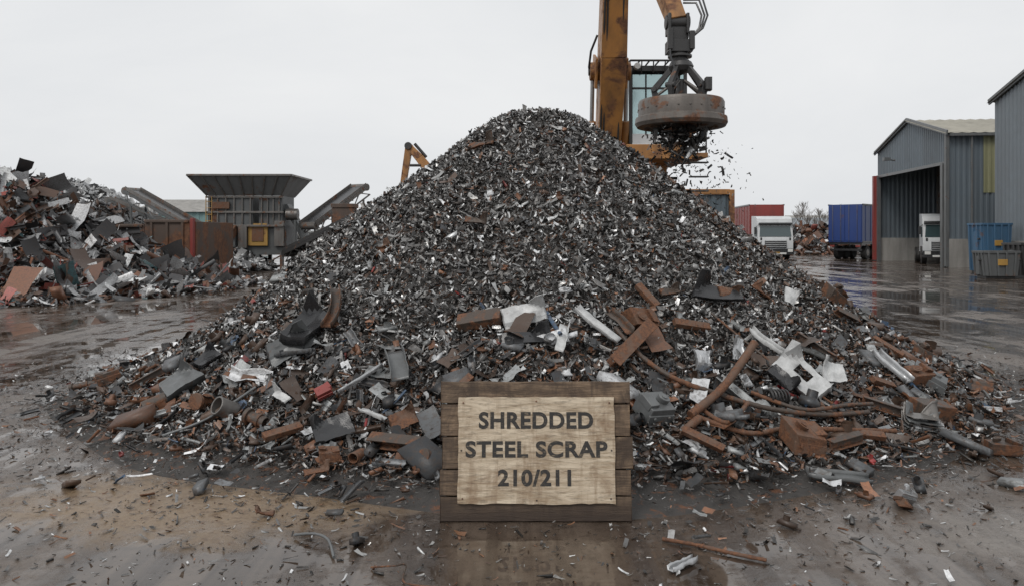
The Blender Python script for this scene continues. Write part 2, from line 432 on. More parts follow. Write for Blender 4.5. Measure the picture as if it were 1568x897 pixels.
# ------------------------------------------------------------------ hero scrap pieces
def frame_at(x, y, yaw, pitch=0, roll=0):
    n = normals(pile_h, np.array([x]), np.array([y]), .25)[0]
    F = frames(n[None])[0]
    return Matrix(F.tolist()) @ rotm(0, 0, yaw) @ rotm(roll, pitch, 0)
def place(o, x, y, yaw, lift=.05, pitch=0, roll=0):
    R_ = frame_at(x, y, yaw, pitch, roll)
    zz = max(float(pile_h(x, y)), 0)+lift
    o.matrix_world = Matrix.Translation((x, y, zz)) @ R_.to_4x4()
def panel(name, w, h, mat, x, y, yaw, lift=.06, pitch=0, roll=0, crump=.06, lip=.05, seed=0, hole=False):
    rr = np.random.default_rng(seed); nx, ny = 15, 11; V = []
    lines = [(rr.uniform(0, 3.14), rr.uniform(-.25, .25), rr.uniform(.5, 1.2)*rr.choice((-1, 1))) for _ in range(3)]
    cs = rr.choice((-1, 1)); tap = rr.uniform(-.3, .3)
    for j in range(ny):
        for i in range(nx):
            a = i/(nx-1)-.5; b = j/(ny-1)-.5
            zc = 0
            for (t, o, k) in lines: zc += crump*k*2.2*abs(a*math.cos(t)+b*math.sin(t)-o)
            cf = max(0, cs*a+b*.8-.48); zc += cf*w*1.1
            wx = w*a*(1+tap*b)-cf*w*.4*cs; wy = h*b
            if i in (0, nx-1): wx = w*np.sign(a)*.5*(1-1/(nx-1))*(1+tap*b); zc -= lip
            if j in (0, ny-1): wy = h*np.sign(b)*.5*(1-2/(ny-1)); zc -= lip
            V.append((wx+rr.normal(0, .003), wy+rr.normal(0, .003), zc+rr.normal(0, crump*.06)))
    F = grid_faces(nx, ny)
    if hole:
        F = [f for f in F if not (abs((f[0] % nx)/(nx-1)-.5+.03) < .17 and abs((f[0]//nx)/(ny-1)-.5) < .18)]
    mb = MB(); mb.add(V, F, 0); o = mb.obj(name, [mat], solid=.005, ang=12); place(o, x, y, yaw, lift, pitch, roll); return o
def prof_obj(name, prof, length, mat, x, y, yaw, lift=.05, pitch=0, roll=0, bend=0, th_=.006, seed=0):
    rr = np.random.default_rng(seed); S = 9; V = []; n = len(prof)
    for i in range(S):
        t = i/(S-1)-.5
        for (a, b) in prof:
            V.append((t*length, a+bend*(t*t*4-.5)+rr.normal(0, .003), b+bend*.5*math.sin(t*5)+rr.normal(0, .003)))
    F = [(i*n+k, i*n+k+1, (i+1)*n+k+1, (i+1)*n+k) for i in range(S-1) for k in range(n-1)]
    mb = MB(); mb.add(V, F, 0); o = mb.obj(name, [mat], solid=th_, ang=28); place(o, x, y, yaw, lift, pitch, roll); return o
def Uc(w, h): return [(-w/2, h), (-w/2, 0), (w/2, 0), (w/2, h)]
def Lc(w, h): return [(-w/2, h), (-w/2, 0), (w/2, 0)]
def block(name, d, mat, x, y, yaw, lift=.05, pitch=0, roll=0, seed=0, jit=.04, extra=True):
    rr = np.random.default_rng(seed)
    mb = MB(); mb.box((0, 0, 0), d)
    m_ = min(d)
    if extra:
        s = rr.choice((-1, 1))
        mb.box((s*d[0]*.35, rr.uniform(-.1, .1)*d[1], d[2]*.45), (d[0]*.35, d[1]*.7, d[2]*.4))
        mb.cyl((-s*d[0]*.2, 0, d[2]*.4), (-s*d[0]*.2, 0, d[2]*.72), m_*.3, n=14)
        mb.cyl((-s*d[0]*.2, 0, d[2]*.7), (-s*d[0]*.2, 0, d[2]*.76), m_*.15, n=10)
        mb.box((0, -d[1]*.52, -d[2]*.1), (d[0]*1.08, d[1]*.1, d[2]*.55))
        for q in (-.3, .3): mb.cyl((q*d[0], -d[1]*.55, 0), (q*d[0], -d[1]*.62, 0), m_*.09, n=6)
    ph = rr.uniform(0, 6, 3); V = []
    for (a, b, c) in mb.v:
        p = np.array([a, b, c]); p = p + jit*m_*2*np.array([math.sin(b/d[1]*3+ph[0]), math.sin(c/d[2]*3+ph[1]), math.sin(a/d[0]*4+ph[2])]); V.append(tuple(p))
    mb.v = V
    o = mb.obj(name, [mat], bevel=m_*.05); place(o, x, y, yaw, lift, pitch, roll); return o
def ibeam(name, ln, w, h, mat, x, y, yaw, lift, pitch=0, roll=0):
    mb = MB(); mb.box((0, 0, 0), (ln, w*.14, h*.8)); mb.box((0, 0, h*.45), (ln*.985, w, h*.12)); mb.box((0, 0, -h*.45), (ln*1.01, w, h*.12))
    o = mb.obj(name, [mat], bevel=.003); place(o, x, y, yaw, lift, pitch, roll); return o
def spline(pts, step=.022):
    P_ = []; pts = [Vector(p) for p in pts]
    for i in range(len(pts)-1):
        p0 = pts[max(i-1, 0)]; p1 = pts[i]; p2 = pts[i+1]; p3 = pts[min(i+2, len(pts)-1)]
        S = max(4, int((p2-p1).length/step))
        for k in range(S):
            t = k/S
            P_.append(.5*((2*p1)+(p2-p0)*t+(2*p0-5*p1+4*p2-p3)*t*t+(3*p1-p0-3*p2+p3)*t**3))
    P_.append(pts[-1]); return P_
def ribs(name, pts, r, mat, n=8, wob=.1):
    P_ = spline(pts); c = sum(P_, Vector())/len(P_)
    mb = MB(); q = [p-c for p in P_]
    rs = [r*(1+wob*math.sin(i*2.1)+wob*.5*math.sin(i*.7)) for i in range(len(q))]
    mb.tube(q, rs, n)
    return mb.obj(name, [mat], loc=c, ang=60)
def H(x, y, l=.04): return (x, y, max(float(pile_h(x, y)), 0)+l)

panel('crushed_car_bumper', .62, .34, M_BLACK, -2.02, 7.9, 62, .17, 10, 25, .03, .09, 1)
prof_obj('bent_steel_bracket', Uc(.10, .07), .5, M_RUSTD, -1.80, 8.02, 75, .17, -8, 20, .05, .008, 2)
panel('grey_car_panel', .5, .3, M_GREY, -2.15, 7.72, 20, .14, 0, 40, .03, .04, 14)
block('rusty_steel_beam', (.42, .13, .10), M_RUSTD, -.3, 7.45, -12, .10, 0, 8, 31, .05, False)
panel('white_metal_sheet', .44, .24, M_WHITE, .11, 7.35, 5, .13, 0, 35, .025, .02, 4)
panel('black_plastic_trim', .5, .16, M_BLACK, .12, 7.12, -3, .10, 0, 12, .02, .03, 5)
prof_obj('white_metal_profile', Lc(.08, .06), .5, M_WHITE, .78, 7.28, -32, .13, 6, 25, .01, .006, 6)
prof_obj('white_metal_profile', Lc(.08, .06), .36, M_WHITE, .44, 7.08, 82, .11, 0, 10, .0, .006, 7)
ibeam('rusty_steel_beam', .66, .12, .10, M_RUST, 1.08, 7.15, 62, .15, -12, 15)
block('rusty_cast_bracket', (.24, .17, .13), M_RUST, 1.22, 7.55, 30, .12, 12, 20, 5, .1)
prof_obj('rusty_angle_iron', Lc(.08, .06), .34, M_RUSTD, 1.0, 7.4, 130, .12, 10, 0, .02, .008, 8)
panel('bent_dark_plate', .56, .22, M_BLACK, 2.1, 8.2, 14, .12, -4, 12, .02, .04, 9)
panel('rusty_steel_plate', .26, .14, M_RUST, 2.25, 8.22, 20, .18, 0, 30, .02, .02, 10)
panel('white_appliance_casing', .56, .34, M_WHITE, 2.66, 7.3, -38, .20, 8, 28, .02, .09, 12, True)
panel('white_metal_sheet', .24, .26, M_WHITE, 3.0, 7.48, 10, .2, 0, 30, .04, .03, 13)
panel('black_plastic_trim', .3, .14, M_BLACK, 2.45, 7.25, -38, .12, 8, 10, .03, .05, 49)
panel('white_metal_sheet', .17, .24, M_ALU, 1.76, 7.2, 20, .16, 10, 45, .03, .02, 15)
prof_obj('white_metal_profile', Uc(.06, .04), .42, M_WHITE, 2.45, 7.65, -42, .16, 0, 15, .02, .005, 16)
panel('white_metal_sheet', .14, .26, M_ALU, 2.12, 7.45, 10, .15, 0, 40, .03, .02, 17)
ribs('rusty_pipe', [(1.46, 6.52, .42), (1.78, 6.78, .58), (2.0, 6.98, .76), (2.17, 7.12, .93)], .036, M_RUST, 12, .04)
ribs('rusty_pipe', [(.94, 6.1, .12), (1.25, 6.3, .26), (1.53, 6.5, .40)], .034, M_RUST, 12, .04)
ribs('rusty_cable', [H(.95, 7.35, .1), H(1.15, 7.1, .1), H(1.4, 6.9, .12), H(1.75, 6.85, .12), H(2.2, 6.8, .12), H(2.7, 6.9, .1), H(3.2, 7.15, .08)], .023, M_RUSTD)
ribs('rusty_cable', [H(1.5, 6.6, .05), H(1.9, 6.45, .08), H(2.3, 6.6, .1), H(2.8, 6.72, .1), H(3.35, 6.95, .06)], .021, M_RUST)
ribs('rusty_cable', [H(2.1, 7.0, .1), H(2.5, 6.85, .14), H(2.95, 7.05, .14), H(3.3, 7.3, .1)], .018, M_RUSTD)
ribs('rusty_cable', [H(1.55, 6.7, .08), H(1.75, 6.5, .1), H(2.0, 6.75, .16)], .02, M_RUST)
ribs('rusty_cable', [H(2.0, 8.0, .06), H(2.4, 7.5, .1), H(2.9, 7.2, .05)], .012, M_RUSTD)
panel('white_metal_sheet', .26, .09, M_WHITE, -2.06, 7.08, -50, .12, 0, 10, .008, .01, 18)
prof_obj('white_metal_profile', Lc(.05, .04), .45, M_ALU, -1.34, 7.05, 33, .13, 0, 5, .0, .005, 19)
prof_obj('grey_steel_channel', Uc(.16, .09), .46, M_GREY, -1.02, 7.1, 100, .14, 5, 8, .01, .006, 20)
prof_obj('white_metal_profile', Lc(.045, .04), .3, M_WHITE, -1.15, 6.6, -40, .12, 0, 5, .0, .005, 21)
panel('dented_grey_housing', .42, .34, M_GREY, -3.28, 7.85, 40, .18, 0, 30, .03, .14, 22)
panel('dark_car_panel', .36, .26, M_BLACK, -1.46, 6.5, 20, .12, 0, 20, .03, .06, 23)
panel('black_plastic_trim', .3, .16, M_BLACK, -3.1, 8.1, 50, .2, 0, 30, .03, .05, 50)
panel('rusty_steel_plate', .24, .18, M_RUST, -.88, 6.45, 20, .14, 0, 35, .012, .02, 24)
ibeam('rusty_steel_beam', .46, .1, .09, M_RUSTD, -.92, 6.25, -25, .09, 0, 8)
block('crushed_red_casing', (.13, .10, .07), M_RED, -1.66, 7.0, 20, .11, 0, 10, 8, .1)
# assorted rusty bars and beams lying over the foot of the pile
for i, (bx, by, yw, ln, k) in enumerate(((1.75, 7.75, 20, .4, 0), (3.1, 8.15, -35, .45, 1), (3.75, 8.05, 30, .38, 0), (3.45, 7.35, -15, .42, 1), (1.5, 6.25, -20, .34, 0),
        (2.75, 6.55, 25, .36, 1), (-2.6, 7.6, -35, .4, 0), (-3.9, 8.5, 25, .36, 1), (-1.9, 6.6, 30, .32, 0), (4.3, 9.1, -50, .4, 0), (3.95, 9.4, 20, .36, 1), (-.45, 6.75, 35, .3, 0), (1.35, 7.95, -40, .3, 0), (3.0, 6.75, -10, .3, 0))):
    if k: ibeam('rusty_steel_beam', ln, .09, .08, M_RUSTD, bx, by, yw, .09, (-1)**i*6, 10*(-1)**i)
    else: block('rusty_steel_bar', (ln, .07, .05), M_RUST, bx, by, yw, .08, (-1)**i*7, 15, 60+i, .05, False)
# coil spring
hx = []
for i in range(110):
    t = i/109; hx.append((t*.2-.1, .055*math.cos(t*6.283*6), .055*math.sin(t*6.283*6)))
mb = MB(); mb.tube(hx, .010, 6); place(mb.obj('coil_spring', [M_DARK]), 2.33, 6.98, 20, .14)
def pipe_piece(name, ln, r_, mat, x, y, yaw, lift, pitch=0, flange=True):
    mb = MB(); n = 18; V = []; F = []
    for (ra, xa) in ((r_, -ln/2), (r_, ln/2), (r_*.82, ln/2), (r_*.82, -ln/2)):
        for k in range(n): t = 2*math.pi*k/n; V.append((xa, ra*math.cos(t), ra*math.sin(t)*.93))
    for i in range(4):
        for k in range(n): F.append((i*n+k, i*n+(k+1) % n, ((i+1) % 4)*n+(k+1) % n, ((i+1) % 4)*n+k))
    mb.add(V, F)
    if flange:
        mb.tube([(-ln/2-.005, 0, 0), (-ln/2+.03, 0, 0)], r_*1.4, n, 0); mb.tube([(ln*.1, 0, 0), (ln*.1+.03, 0, 0)], r_*1.2, n, 0)
    o = mb.obj(name, [mat], bevel=.003); place(o, x, y, yaw, lift, pitch); return o
pipe_piece('rusty_flanged_pipe', .28, .035, M_RUSTD, -4.98, 9.25, 10, .06)
block('rusty_cast_block', (.24, .2, .15), M_RUSTD, -4.65, 9.2, 20, .08, 0, 0, 9)
pipe_piece('rusty_pipe_section', .22, .07, M_RUSTD, -3.45, 7.7, 25, .08, 0, False)
pipe_piece('rusty_pipe_section', .2, .055, M_RUST, -2.85, 7.35, 70, .09, 30)
pipe_piece('crushed_steel_drum', .2, .09, M_STEEL, -2.55, 7.1, 40, .09, 50, False)
pipe_piece('rusty_pipe_section', .2, .05, M_RUSTD, -2.2, 6.85, -30, .08, 15)
pipe_piece('rusty_pipe_section', .15, .045, M_RUST, -1.2, 6.2, 70, .06, 15, False)
pipe_piece('rusty_pipe_section', .16, .04, M_RUSTD, -.62, 6.05, 50, .06, 40)
block('rusty_cast_block', (.16, .12, .1), M_RUST, -1.42, 6.22, 20, .06, 0, 0, 10, .1)
block('grey_motor_housing', (.24, .2, .16), M_GREY, 1.16, 6.5, 30, .1, 10, 10, 11)
ribs('thin_steel_rod', [H(-3.05, 6.95, .03), H(-2.7, 7.05, .06), H(-2.35, 7.3, .12)], .012, M_GREY)
panel('white_metal_sheet', .16, .24, M_WHITE, 3.2, 9.1, 5, .14, 0, 35, .02, .01, 25)
block('rusty_cast_block', (.28, .22, .18), M_RUSTD, 4.0, 9.9, 25, .1, 0, 0, 12, .1)
block('rusty_cast_block', (.26, .2, .16), M_RUST, 4.35, 8.55, 25, .1, 0, 0, 13, .1)
prof_obj('white_metal_profile', Uc(.1, .06), .5, M_ALU, 4.05, 8.5, -60, .12, 5, 15, .01, .006, 26)
block('dark_steel_block', (.34, .22, .14), M_GREY, 4.5, 8.6, -30, .1, 0, 0, 14)
block('rusty_gearbox_casing', (.3, .22, .16), M_RUST, 2.35, 6.45, 15, .12, 0, 15, 15, .12)
for i in range(5):
    panel('stacked_steel_plate', .34, .2, M_GREY if i % 2 else M_STEEL, 3.68+.01*i, 7.2, 4*i-6, .03+.03*i, 0, 0, .004, .004, 30+i)
block('brown_steel_box', (.36, .2, .15), M_RUSTD, 4.0, 7.6, 10, .12, 0, 0, 16, .03, False)
block('rusty_cast_block', (.22, .16, .10), M_RUSTD, 4.22, 6.85, -20, .07, 0, 0, 17, .1)
block('rusty_cast_block', (.2, .15, .12), M_RUSTD, 5.3, 9.0, -20, .07, 0, 0, 18, .1)
block('grey_motor_housing', (.2, .15, .14), M_RUSTD, 4.9, 9.5, 30, .09, 0, 0, 19, .1)
prof_obj('bent_dark_steel_channel', Uc(.12, .035), .46, M_GREY, 2.46, 6.0, -8, .02, 0, 0, .01, .008, 40)
ribs('rusty_rebar_rod', [(.93, 4.92, .018), (1.1, 4.83, .02), (1.3, 4.70, .018), (1.47, 4.6, .018)], .012, M_RUST)
prof_obj('aluminium_profile', Uc(.045, .03), .24, M_ALU, .97, 4.52, 42, .02, 0, 0, 0, .004, 41)
block('crushed_tin_can', (.13, .09, .08), M_ALU, 2.76, 5.6, 20, .06, 0, 0, 20, .2)
block('rusty_metal_lump', (.08, .07, .06), M_RUST, 2.70, 5.50, 50, .04, 0, 0, 21, .2)
ribs('bent_steel_wire', [(-1.36, 4.98, .02), (-1.22, 4.92, .05), (-1.12, 4.85, .04), (-1.04, 4.65, .015)], .009, M_GREY)
ribs('bent_steel_wire', [(-.80, 4.52, .01), (-.66, 4.42, .06), (-.6, 4.5, .03), (-.58, 4.32, .01), (-.35, 4.25, .02), (-.3, 4.32, .01)], .005, M_RUSTD)
panel('rusty_metal_flake', .13, .06, M_RUST, -1.66, 5.35, 20, .025, 0, 0, .012, .01, 42)
panel('rusty_metal_flake', .2, .1, M_RUST, -1.48, 6.02, 10, .04, 0, 0, .012, .01, 43)
panel('rusty_steel_plate', .42, .14, M_RUSTD, -.42, 10.45, -28, .1, 0, 0, .02, .02, 44)
panel('rusty_steel_plate', .3, .12, M_RUSTD, -.41, 8.85, -30, .08, 0, 0, .015, .02, 45)
panel('rusty_steel_plate', .26, .1, M_RUSTD, 1.6, 8.1, 35, .08, 0, 0, .015, .02, 46)
panel('rusty_steel_plate', .24, .14, M_RUST, -1.45, 8.85, 15, .07, 0, 0, .02, .02, 47)
panel('rusty_steel_plate', .26, .14, M_RUST, 2.75, 8.8, -25, .08, 0, 0, .02, .02, 48)

# ------------------------------------------------------------------ wooden sign
def wood_mat(name, c1, c2, stain, gs, seed=0.0, wetlow=False, stainpos=.45):
    m, nt, b = new_mat(name)
    co = N(nt, 'ShaderNodeTexCoord').outputs['Object']
    g = noise(nt, mapping(nt, co, gs, (seed, seed, seed)), 2.2, 9, 0.68, 1.4)
    fine = noise(nt, mapping(nt, co, tuple(q*4.5 for q in gs), (seed, 0, 0)), 2, 5, .7, .5)
    blot = noise(nt, mapping(nt, co, (1, 1, 1), (seed, seed*2, 0)), 4.5, 7, .7, .6)
    drip = noise(nt, mapping(nt, co, (16, 16, 1.6), (seed, 0, 0)), 1, 6, .65, .4)
    c = mix(nt, ramp(nt, g, [(.38, 0), (.60, 1)]), c1, c2)
    c = mix(nt, ramp(nt, blot, [(stainpos, 0), (stainpos+.18, .9)]), c, stain)
    c = mix(nt, ramp(nt, drip, [(.50, 0), (.68, .65)]), c, stain)
    c = mix(nt, mth(nt, 'MULTIPLY', ramp(nt, fine, [(.5, 0), (.68, 1)]), .5), c, (.045, .032, .024))
    if wetlow:
        sx = N(nt, 'ShaderNodeSeparateXYZ'); L(nt, co, sx.inputs[0])
        wl = ramp(nt, mth(nt, 'ADD', mth(nt, 'MULTIPLY', sx.outputs[2], 3.0), mth(nt, 'MULTIPLY', blot, .5)), [(.35, 1), (.80, 0)])
        c = mix(nt, mth(nt, 'MULTIPLY', wl, .85), c, (.032, .02, .014))
    L(nt, c, b.inputs['Base Color']); b.inputs['Roughness'].default_value = .65
    bump(nt, b, mth(nt, 'ADD', g, fine), .6, .006)
    return m
sign = empty('wooden_sign', (0.163, 5.27, 0))
LEAN = math.radians(-9)
Wd = [wood_mat('old_plank_%d' % i, tuple(q*k for q in (.085, .054, .033)), tuple(q*k for q in (.24, .165, .105)), (.050, .032, .021), (1.4, 14, 20), i*3.7, True) for i, k in enumerate((.8, 1.0, .85, 1.1, 1.0))]
hs = [.165, .17, .215, .215, .15]; z0 = 0.0; W = 1.27
for i, hh in enumerate(hs):
    mb = MB(); nseg = 14; jl = [random.uniform(-.010, .010) for _ in range(2)]; V = []
    dy = random.uniform(-.004, .004)
    for k in range(nseg+1):
        xx = -W/2+W*k/nseg + (jl[0] if k == 0 else jl[1] if k == nseg else 0)
        e1 = random.uniform(-.002, .002); e2 = random.uniform(-.004, .002)
        V += [(xx, -.022+dy, z0+.003+e1), (xx, .022+dy, z0+.003+e1), (xx, .022+dy, z0+hh-.004+e2), (xx, -.022+dy, z0+hh-.004+e2)]
    F = []
    for k in range(nseg):
        a = k*4
        for q in range(4): F.append((a+q, a+(q+1) % 4, a+4+(q+1) % 4, a+4+q))
    F += [(0, 1, 2, 3), (nseg*4+3, nseg*4+2, nseg*4+1, nseg*4)]
    mb.add(V, F, 0)
    o = mb.obj('plank', [Wd[i]], bevel=.004, parent=sign); o.rotation_euler = (LEAN, 0, 0)
    z0 += hh
mb = MB()
for sx_ in (-.56, .56): mb.box((sx_, .05, .45), (.09, .045, .86), 0)
o = mb.obj('back_batten', [Wd[2]], bevel=.003, parent=sign); o.rotation_euler = (LEAN, 0, 0)
mb = MB(); mb.beam((0, .17, .72), (0, .42, .0), .08, .04, mi=0)
mb.obj('prop', [Wd[2]], bevel=.003, parent=sign)
M_PLY = wood_mat('plywood_face', (.36, .275, .185), (.64, .54, .41), (.25, .165, .10), (1.2, 5, 8), 2.2, False, .52)
def ply_sheet():
    mb = MB(); w, h = 1.045, .69; cz = .462; n = 24
    out = []
    for k in range(n+1): out.append((-w/2+w*k/n, cz-h/2+random.uniform(-.005, .005)))
    for k in range(1, 12): out.append((w/2+random.uniform(-.004, .004), cz-h/2+h*k/12))
    for k in range(n+1): out.append((w/2-w*k/n, cz+h/2+random.uniform(-.003, .003)))
    for k in range(1, 12): out.append((-w/2+random.uniform(-.004, .004), cz+h/2-h*k/12))
    m_ = len(out)
    V = [(a, -.040, b) for a, b in out]+[(a, -.0275, b) for a, b in out]
    F = [tuple(range(m_)), tuple(reversed(range(m_, 2*m_)))]+[(k, m_+k, m_+(k+1) % m_, (k+1) % m_) for k in range(m_)]
    mb.add(V, F, 0); return mb.obj('plywood_board', [M_PLY], parent=sign, smooth=False)
o = ply_sheet(); o.rotation_euler = (LEAN, 0, 0)
def ink():
    m, nt, b = new_mat('stencil_paint')
    g = N(nt, 'ShaderNodeNewGeometry').outputs['Position']
    n = noise(nt, g, 45, 6, .75); n2 = noise(nt, mapping(nt, g, (10, 60, 120)), 1.5, 5, .7)
    f = ramp(nt, mth(nt, 'ADD', mth(nt, 'MULTIPLY', n, .5), mth(nt, 'MULTIPLY', n2, .5)), [(.53, 0), (.66, .75)])
    L(nt, mix(nt, f, (.03, .028, .027), (.32, .25, .17)), b.inputs['Base Color']); b.inputs['Roughness'].default_value = .7
    return m
M_INK = ink()
for txt, wd, hh, zc in (('SHREDDED', .765, .112, .650), ('STEEL SCRAP', .945, .108, .462), ('210/211', .485, .108, .278)):
    cu = bpy.data.curves.new('lettering', 'FONT'); cu.body = txt; cu.align_x = 'CENTER'; cu.align_y = 'CENTER'
    cu.size = 1; cu.offset = .034; cu.extrude = .004; cu.space_character = 1.08
    to = bpy.data.objects.new('lettering', cu); COL.objects.link(to); to.data.materials.append(M_INK)
    bpy.context.view_layer.update()
    dx_, dy_ = to.dimensions[0], to.dimensions[1]
    Mx = Matrix.Rotation(LEAN, 4, 'X') @ Matrix.Translation((-.002, -.0412, zc)) @ Matrix.Rotation(math.pi/2, 4, 'X') @ Matrix.Diagonal((wd/dx_, hh/dy_, .3, 1))
    to.parent = sign; to.matrix_basis = Mx
mb = MB()
for (a, b) in ((-.49, .77), (.49, .77), (-.49, .15), (.49, .15), (0, .78), (-.5, .46), (.5, .46), (0, .14)):
    mb.cyl((a, -.038, b), (a, -.044, b), .006, n=8)
o = mb.obj('nail', [M_RUSTD], parent=sign); o.rotation_euler = (LEAN, 0, 0)

# ------------------------------------------------------------------ ground
def ground_mat():
    m, nt, b = new_mat('wet_muddy_yard')
    g = N(nt, 'ShaderNodeNewGeometry').outputs['Position']
    sx = N(nt, 'ShaderNodeSeparateXYZ'); L(nt, g, sx.inputs[0])
    X_, Y_ = sx.outputs[0], sx.outputs[1]
    big = noise(nt, g, .30, 7, .62, .6)
    st = noise(nt, mapping(nt, g, (1.0, .16, 1), (0, 0, 0), (0, 0, math.radians(-10))), 1.0, 8, .64, .5)
    st2 = noise(nt, mapping(nt, g, (4.5, .22, 1), (3, 0, 0), (0, 0, math.radians(-16))), 1.0, 6, .55, .25)
    mid = noise(nt, g, 1.9, 9, .70, .5)
    fine = noise(nt, g, 14, 8, .72)
    grit = noise(nt, g, 90, 4, .75)
    w = mth(nt, 'ADD', mth(nt, 'MULTIPLY', big, .32), mth(nt, 'ADD', mth(nt, 'MULTIPLY', st, .28), mth(nt, 'ADD', mth(nt, 'MULTIPLY', mid, .24), mth(nt, 'MULTIPLY', st2, .16))))
    wet = ramp(nt, w, [(.43, 0), (.485, 1)])
    pud = ramp(nt, w, [(.498, 0), (.518, 1)])
    dry = mix(nt, ramp(nt, mid, [(.35, 0), (.65, 1)]), (.092, .068, .052), (.205, .172, .146))
    wc = mix(nt, ramp(nt, st2, [(.42, 0), (.58, 1)]), (.045, .032, .024), (.105, .080, .062))
    c = mix(nt, wet, dry, wc)
    def blob(cx, cy, rx, ry, w1, w2, lo, hi, amp):
        a = mth(nt, 'DIVIDE', mth(nt, 'SUBTRACT', X_, cx), rx); d = mth(nt, 'DIVIDE', mth(nt, 'SUBTRACT', Y_, cy), ry)
        d2 = mth(nt, 'ADD', mth(nt, 'MULTIPLY', a, a), mth(nt, 'MULTIPLY', d, d))
        return ramp(nt, mth(nt, 'ADD', mth(nt, 'MULTIPLY', d2, w1), mth(nt, 'MULTIPLY', w2, amp)), [(lo, 1), (hi, 0)])
    sm = blob(-2.15, 5.75, 1.7, .85, .35, mid, .62, .98, 1.1)
    sand = mix(nt, ramp(nt, fine, [(.38, 0), (.62, 1)]), (.155, .098, .055), (.40, .29, .18))
    c = mix(nt, mth(nt, 'MULTIPLY', sm, .9), c, sand)
    dm = blob(3.6, 5.0, 1.5, .75, .4, mid, .52, .80, 1.1)
    c = mix(nt, mth(nt, 'MULTIPLY', dm, .8), c, mix(nt, fine, (.16, .14, .12), (.42, .39, .36)))
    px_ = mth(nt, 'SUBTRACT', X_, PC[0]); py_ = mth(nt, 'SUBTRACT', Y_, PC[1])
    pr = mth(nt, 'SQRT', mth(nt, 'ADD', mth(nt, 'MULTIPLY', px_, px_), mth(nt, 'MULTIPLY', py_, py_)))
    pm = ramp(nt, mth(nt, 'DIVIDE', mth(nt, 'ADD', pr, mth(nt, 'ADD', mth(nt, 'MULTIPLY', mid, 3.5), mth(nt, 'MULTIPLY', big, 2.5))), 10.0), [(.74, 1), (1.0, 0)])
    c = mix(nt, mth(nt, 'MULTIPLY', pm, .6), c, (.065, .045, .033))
    c = mix(nt, mth(nt, 'MULTIPLY', ramp(nt, fine, [(.48, 0), (.66, 1)]), .5), c, (.038, .028, .022))
    c = mix(nt, mth(nt, 'MULTIPLY', ramp(nt, grit, [(.6, 0), (.75, 1)]), .35), c, (.3, .27, .24))
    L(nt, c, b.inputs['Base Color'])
    cover = mth(nt, 'MAXIMUM', mth(nt, 'MAXIMUM', sm, dm), mth(nt, 'MULTIPLY', pm, .4))
    dryness = mth(nt, 'MAXIMUM', mth(nt, 'SUBTRACT', 1.0, wet), mth(nt, 'MULTIPLY', cover, .8))
    notp = mth(nt, 'MAXIMUM', mth(nt, 'SUBTRACT', 1.0, pud), cover)
    rr = mth(nt, 'ADD', mth(nt, 'MULTIPLY', dryness, .26), mth(nt, 'ADD', mth(nt, 'MULTIPLY', notp, mth(nt, 'ADD', mth(nt, 'MULTIPLY', fine, .22), .03)), .035))
    L(nt, rr, b.inputs['Roughness'])
    b.inputs['Specular IOR Level'].default_value = .65
    hgt = mth(nt, 'ADD', mth(nt, 'MULTIPLY', mid, .8), mth(nt, 'ADD', mth(nt, 'MULTIPLY', fine, .4), mth(nt, 'ADD', mth(nt, 'MULTIPLY', grit, .12), mth(nt, 'MULTIPLY', st2, .9))))
    bn = N(nt, 'ShaderNodeBump'); bn.inputs['Distance'].default_value = .06
    L(nt, mth(nt, 'MULTIPLY', notp, mth(nt, 'ADD', mth(nt, 'MULTIPLY', dryness, .5), .12)), bn.inputs['Strength'])
    L(nt, hgt, bn.inputs['Height']); L(nt, bn.outputs[0], b.inputs['Normal'])
    return m
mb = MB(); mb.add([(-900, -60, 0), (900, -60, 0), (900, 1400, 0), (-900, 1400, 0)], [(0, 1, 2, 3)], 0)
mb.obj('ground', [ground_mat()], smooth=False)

# ------------------------------------------------------------------ left heaps
def scatter_heap(name, fn, c, rad, n, smed, cols, probs, parent, temps=MEDS, tilt=.6, lift=.2):
    r = np.sqrt(rng.uniform(0, 1, n))*rad; th = rng.uniform(0, 6.283, n)
    x = c[0]+r*np.cos(th); y = c[1]+r*np.sin(th); z = np.maximum(fn(x, y), 0); nm = normals(fn, x, y, .3)
    R = frames(nm) @ randrot(n, tilt); s = np.clip(rng.lognormal(math.log(smed), .5, n), smed*.3, smed*3.2)
    build_inst(name, np.stack([x, y, z], 1)+nm*rng.uniform(-.05, lift, n)[:, None], R, np.stack([s*1.5, s*.9, s*.8], 1), palette(n, probs, cols), temps, M_SCRAP, parent)
HC = [(.035,.035,.037,.5), (.13,.135,.14,.5), (.30,.305,.31,.5), (.68,.69,.69,0), (.085,.048,.032,0), (.18,.08,.045,0), (.22,.05,.038,0), (.06,.12,.13,0)]
lf = heap_fn((-19.6, 28), [(0, 3.75), (2.2, 3.4), (3.7, 2.45), (5, 1.75), (6.6, .95), (7.9, .4), (9.4, 0), (12, 0)], 1, .95, .3, 5, .9)
hp = empty('mixed_scrap_heap', (-19.6, 28, 0))
core('heap_core', lf, -31, -8.5, 17, 39, 70, M_CORE, hp, -.2)
scatter_heap('heap_pieces', lf, (-19.6, 28), 9.4, 5500, .38, HC, [.18,.17,.17,.14,.16,.13,.04,.015], hp, HEAPT, .65, .3)
scatter_heap('heap_small_pieces', lf, (-19.6, 28), 10.2, 15000, .16, HC, [.18,.17,.17,.14,.16,.13,.04,.015], hp)
sf = heap_fn((-41.5, 76), [(0, 6.6), (2, 6.2), (4, 5.2), (8, 2.5), (12, 0), (15, 0)], 1, 1, .4, 6, .5)
hp2 = empty('aluminium_scrap_heap', (-41.5, 76, 0))
core('heap_core', sf, -55, -28, 63, 89, 40, M_GRCORE, hp2, -.3)
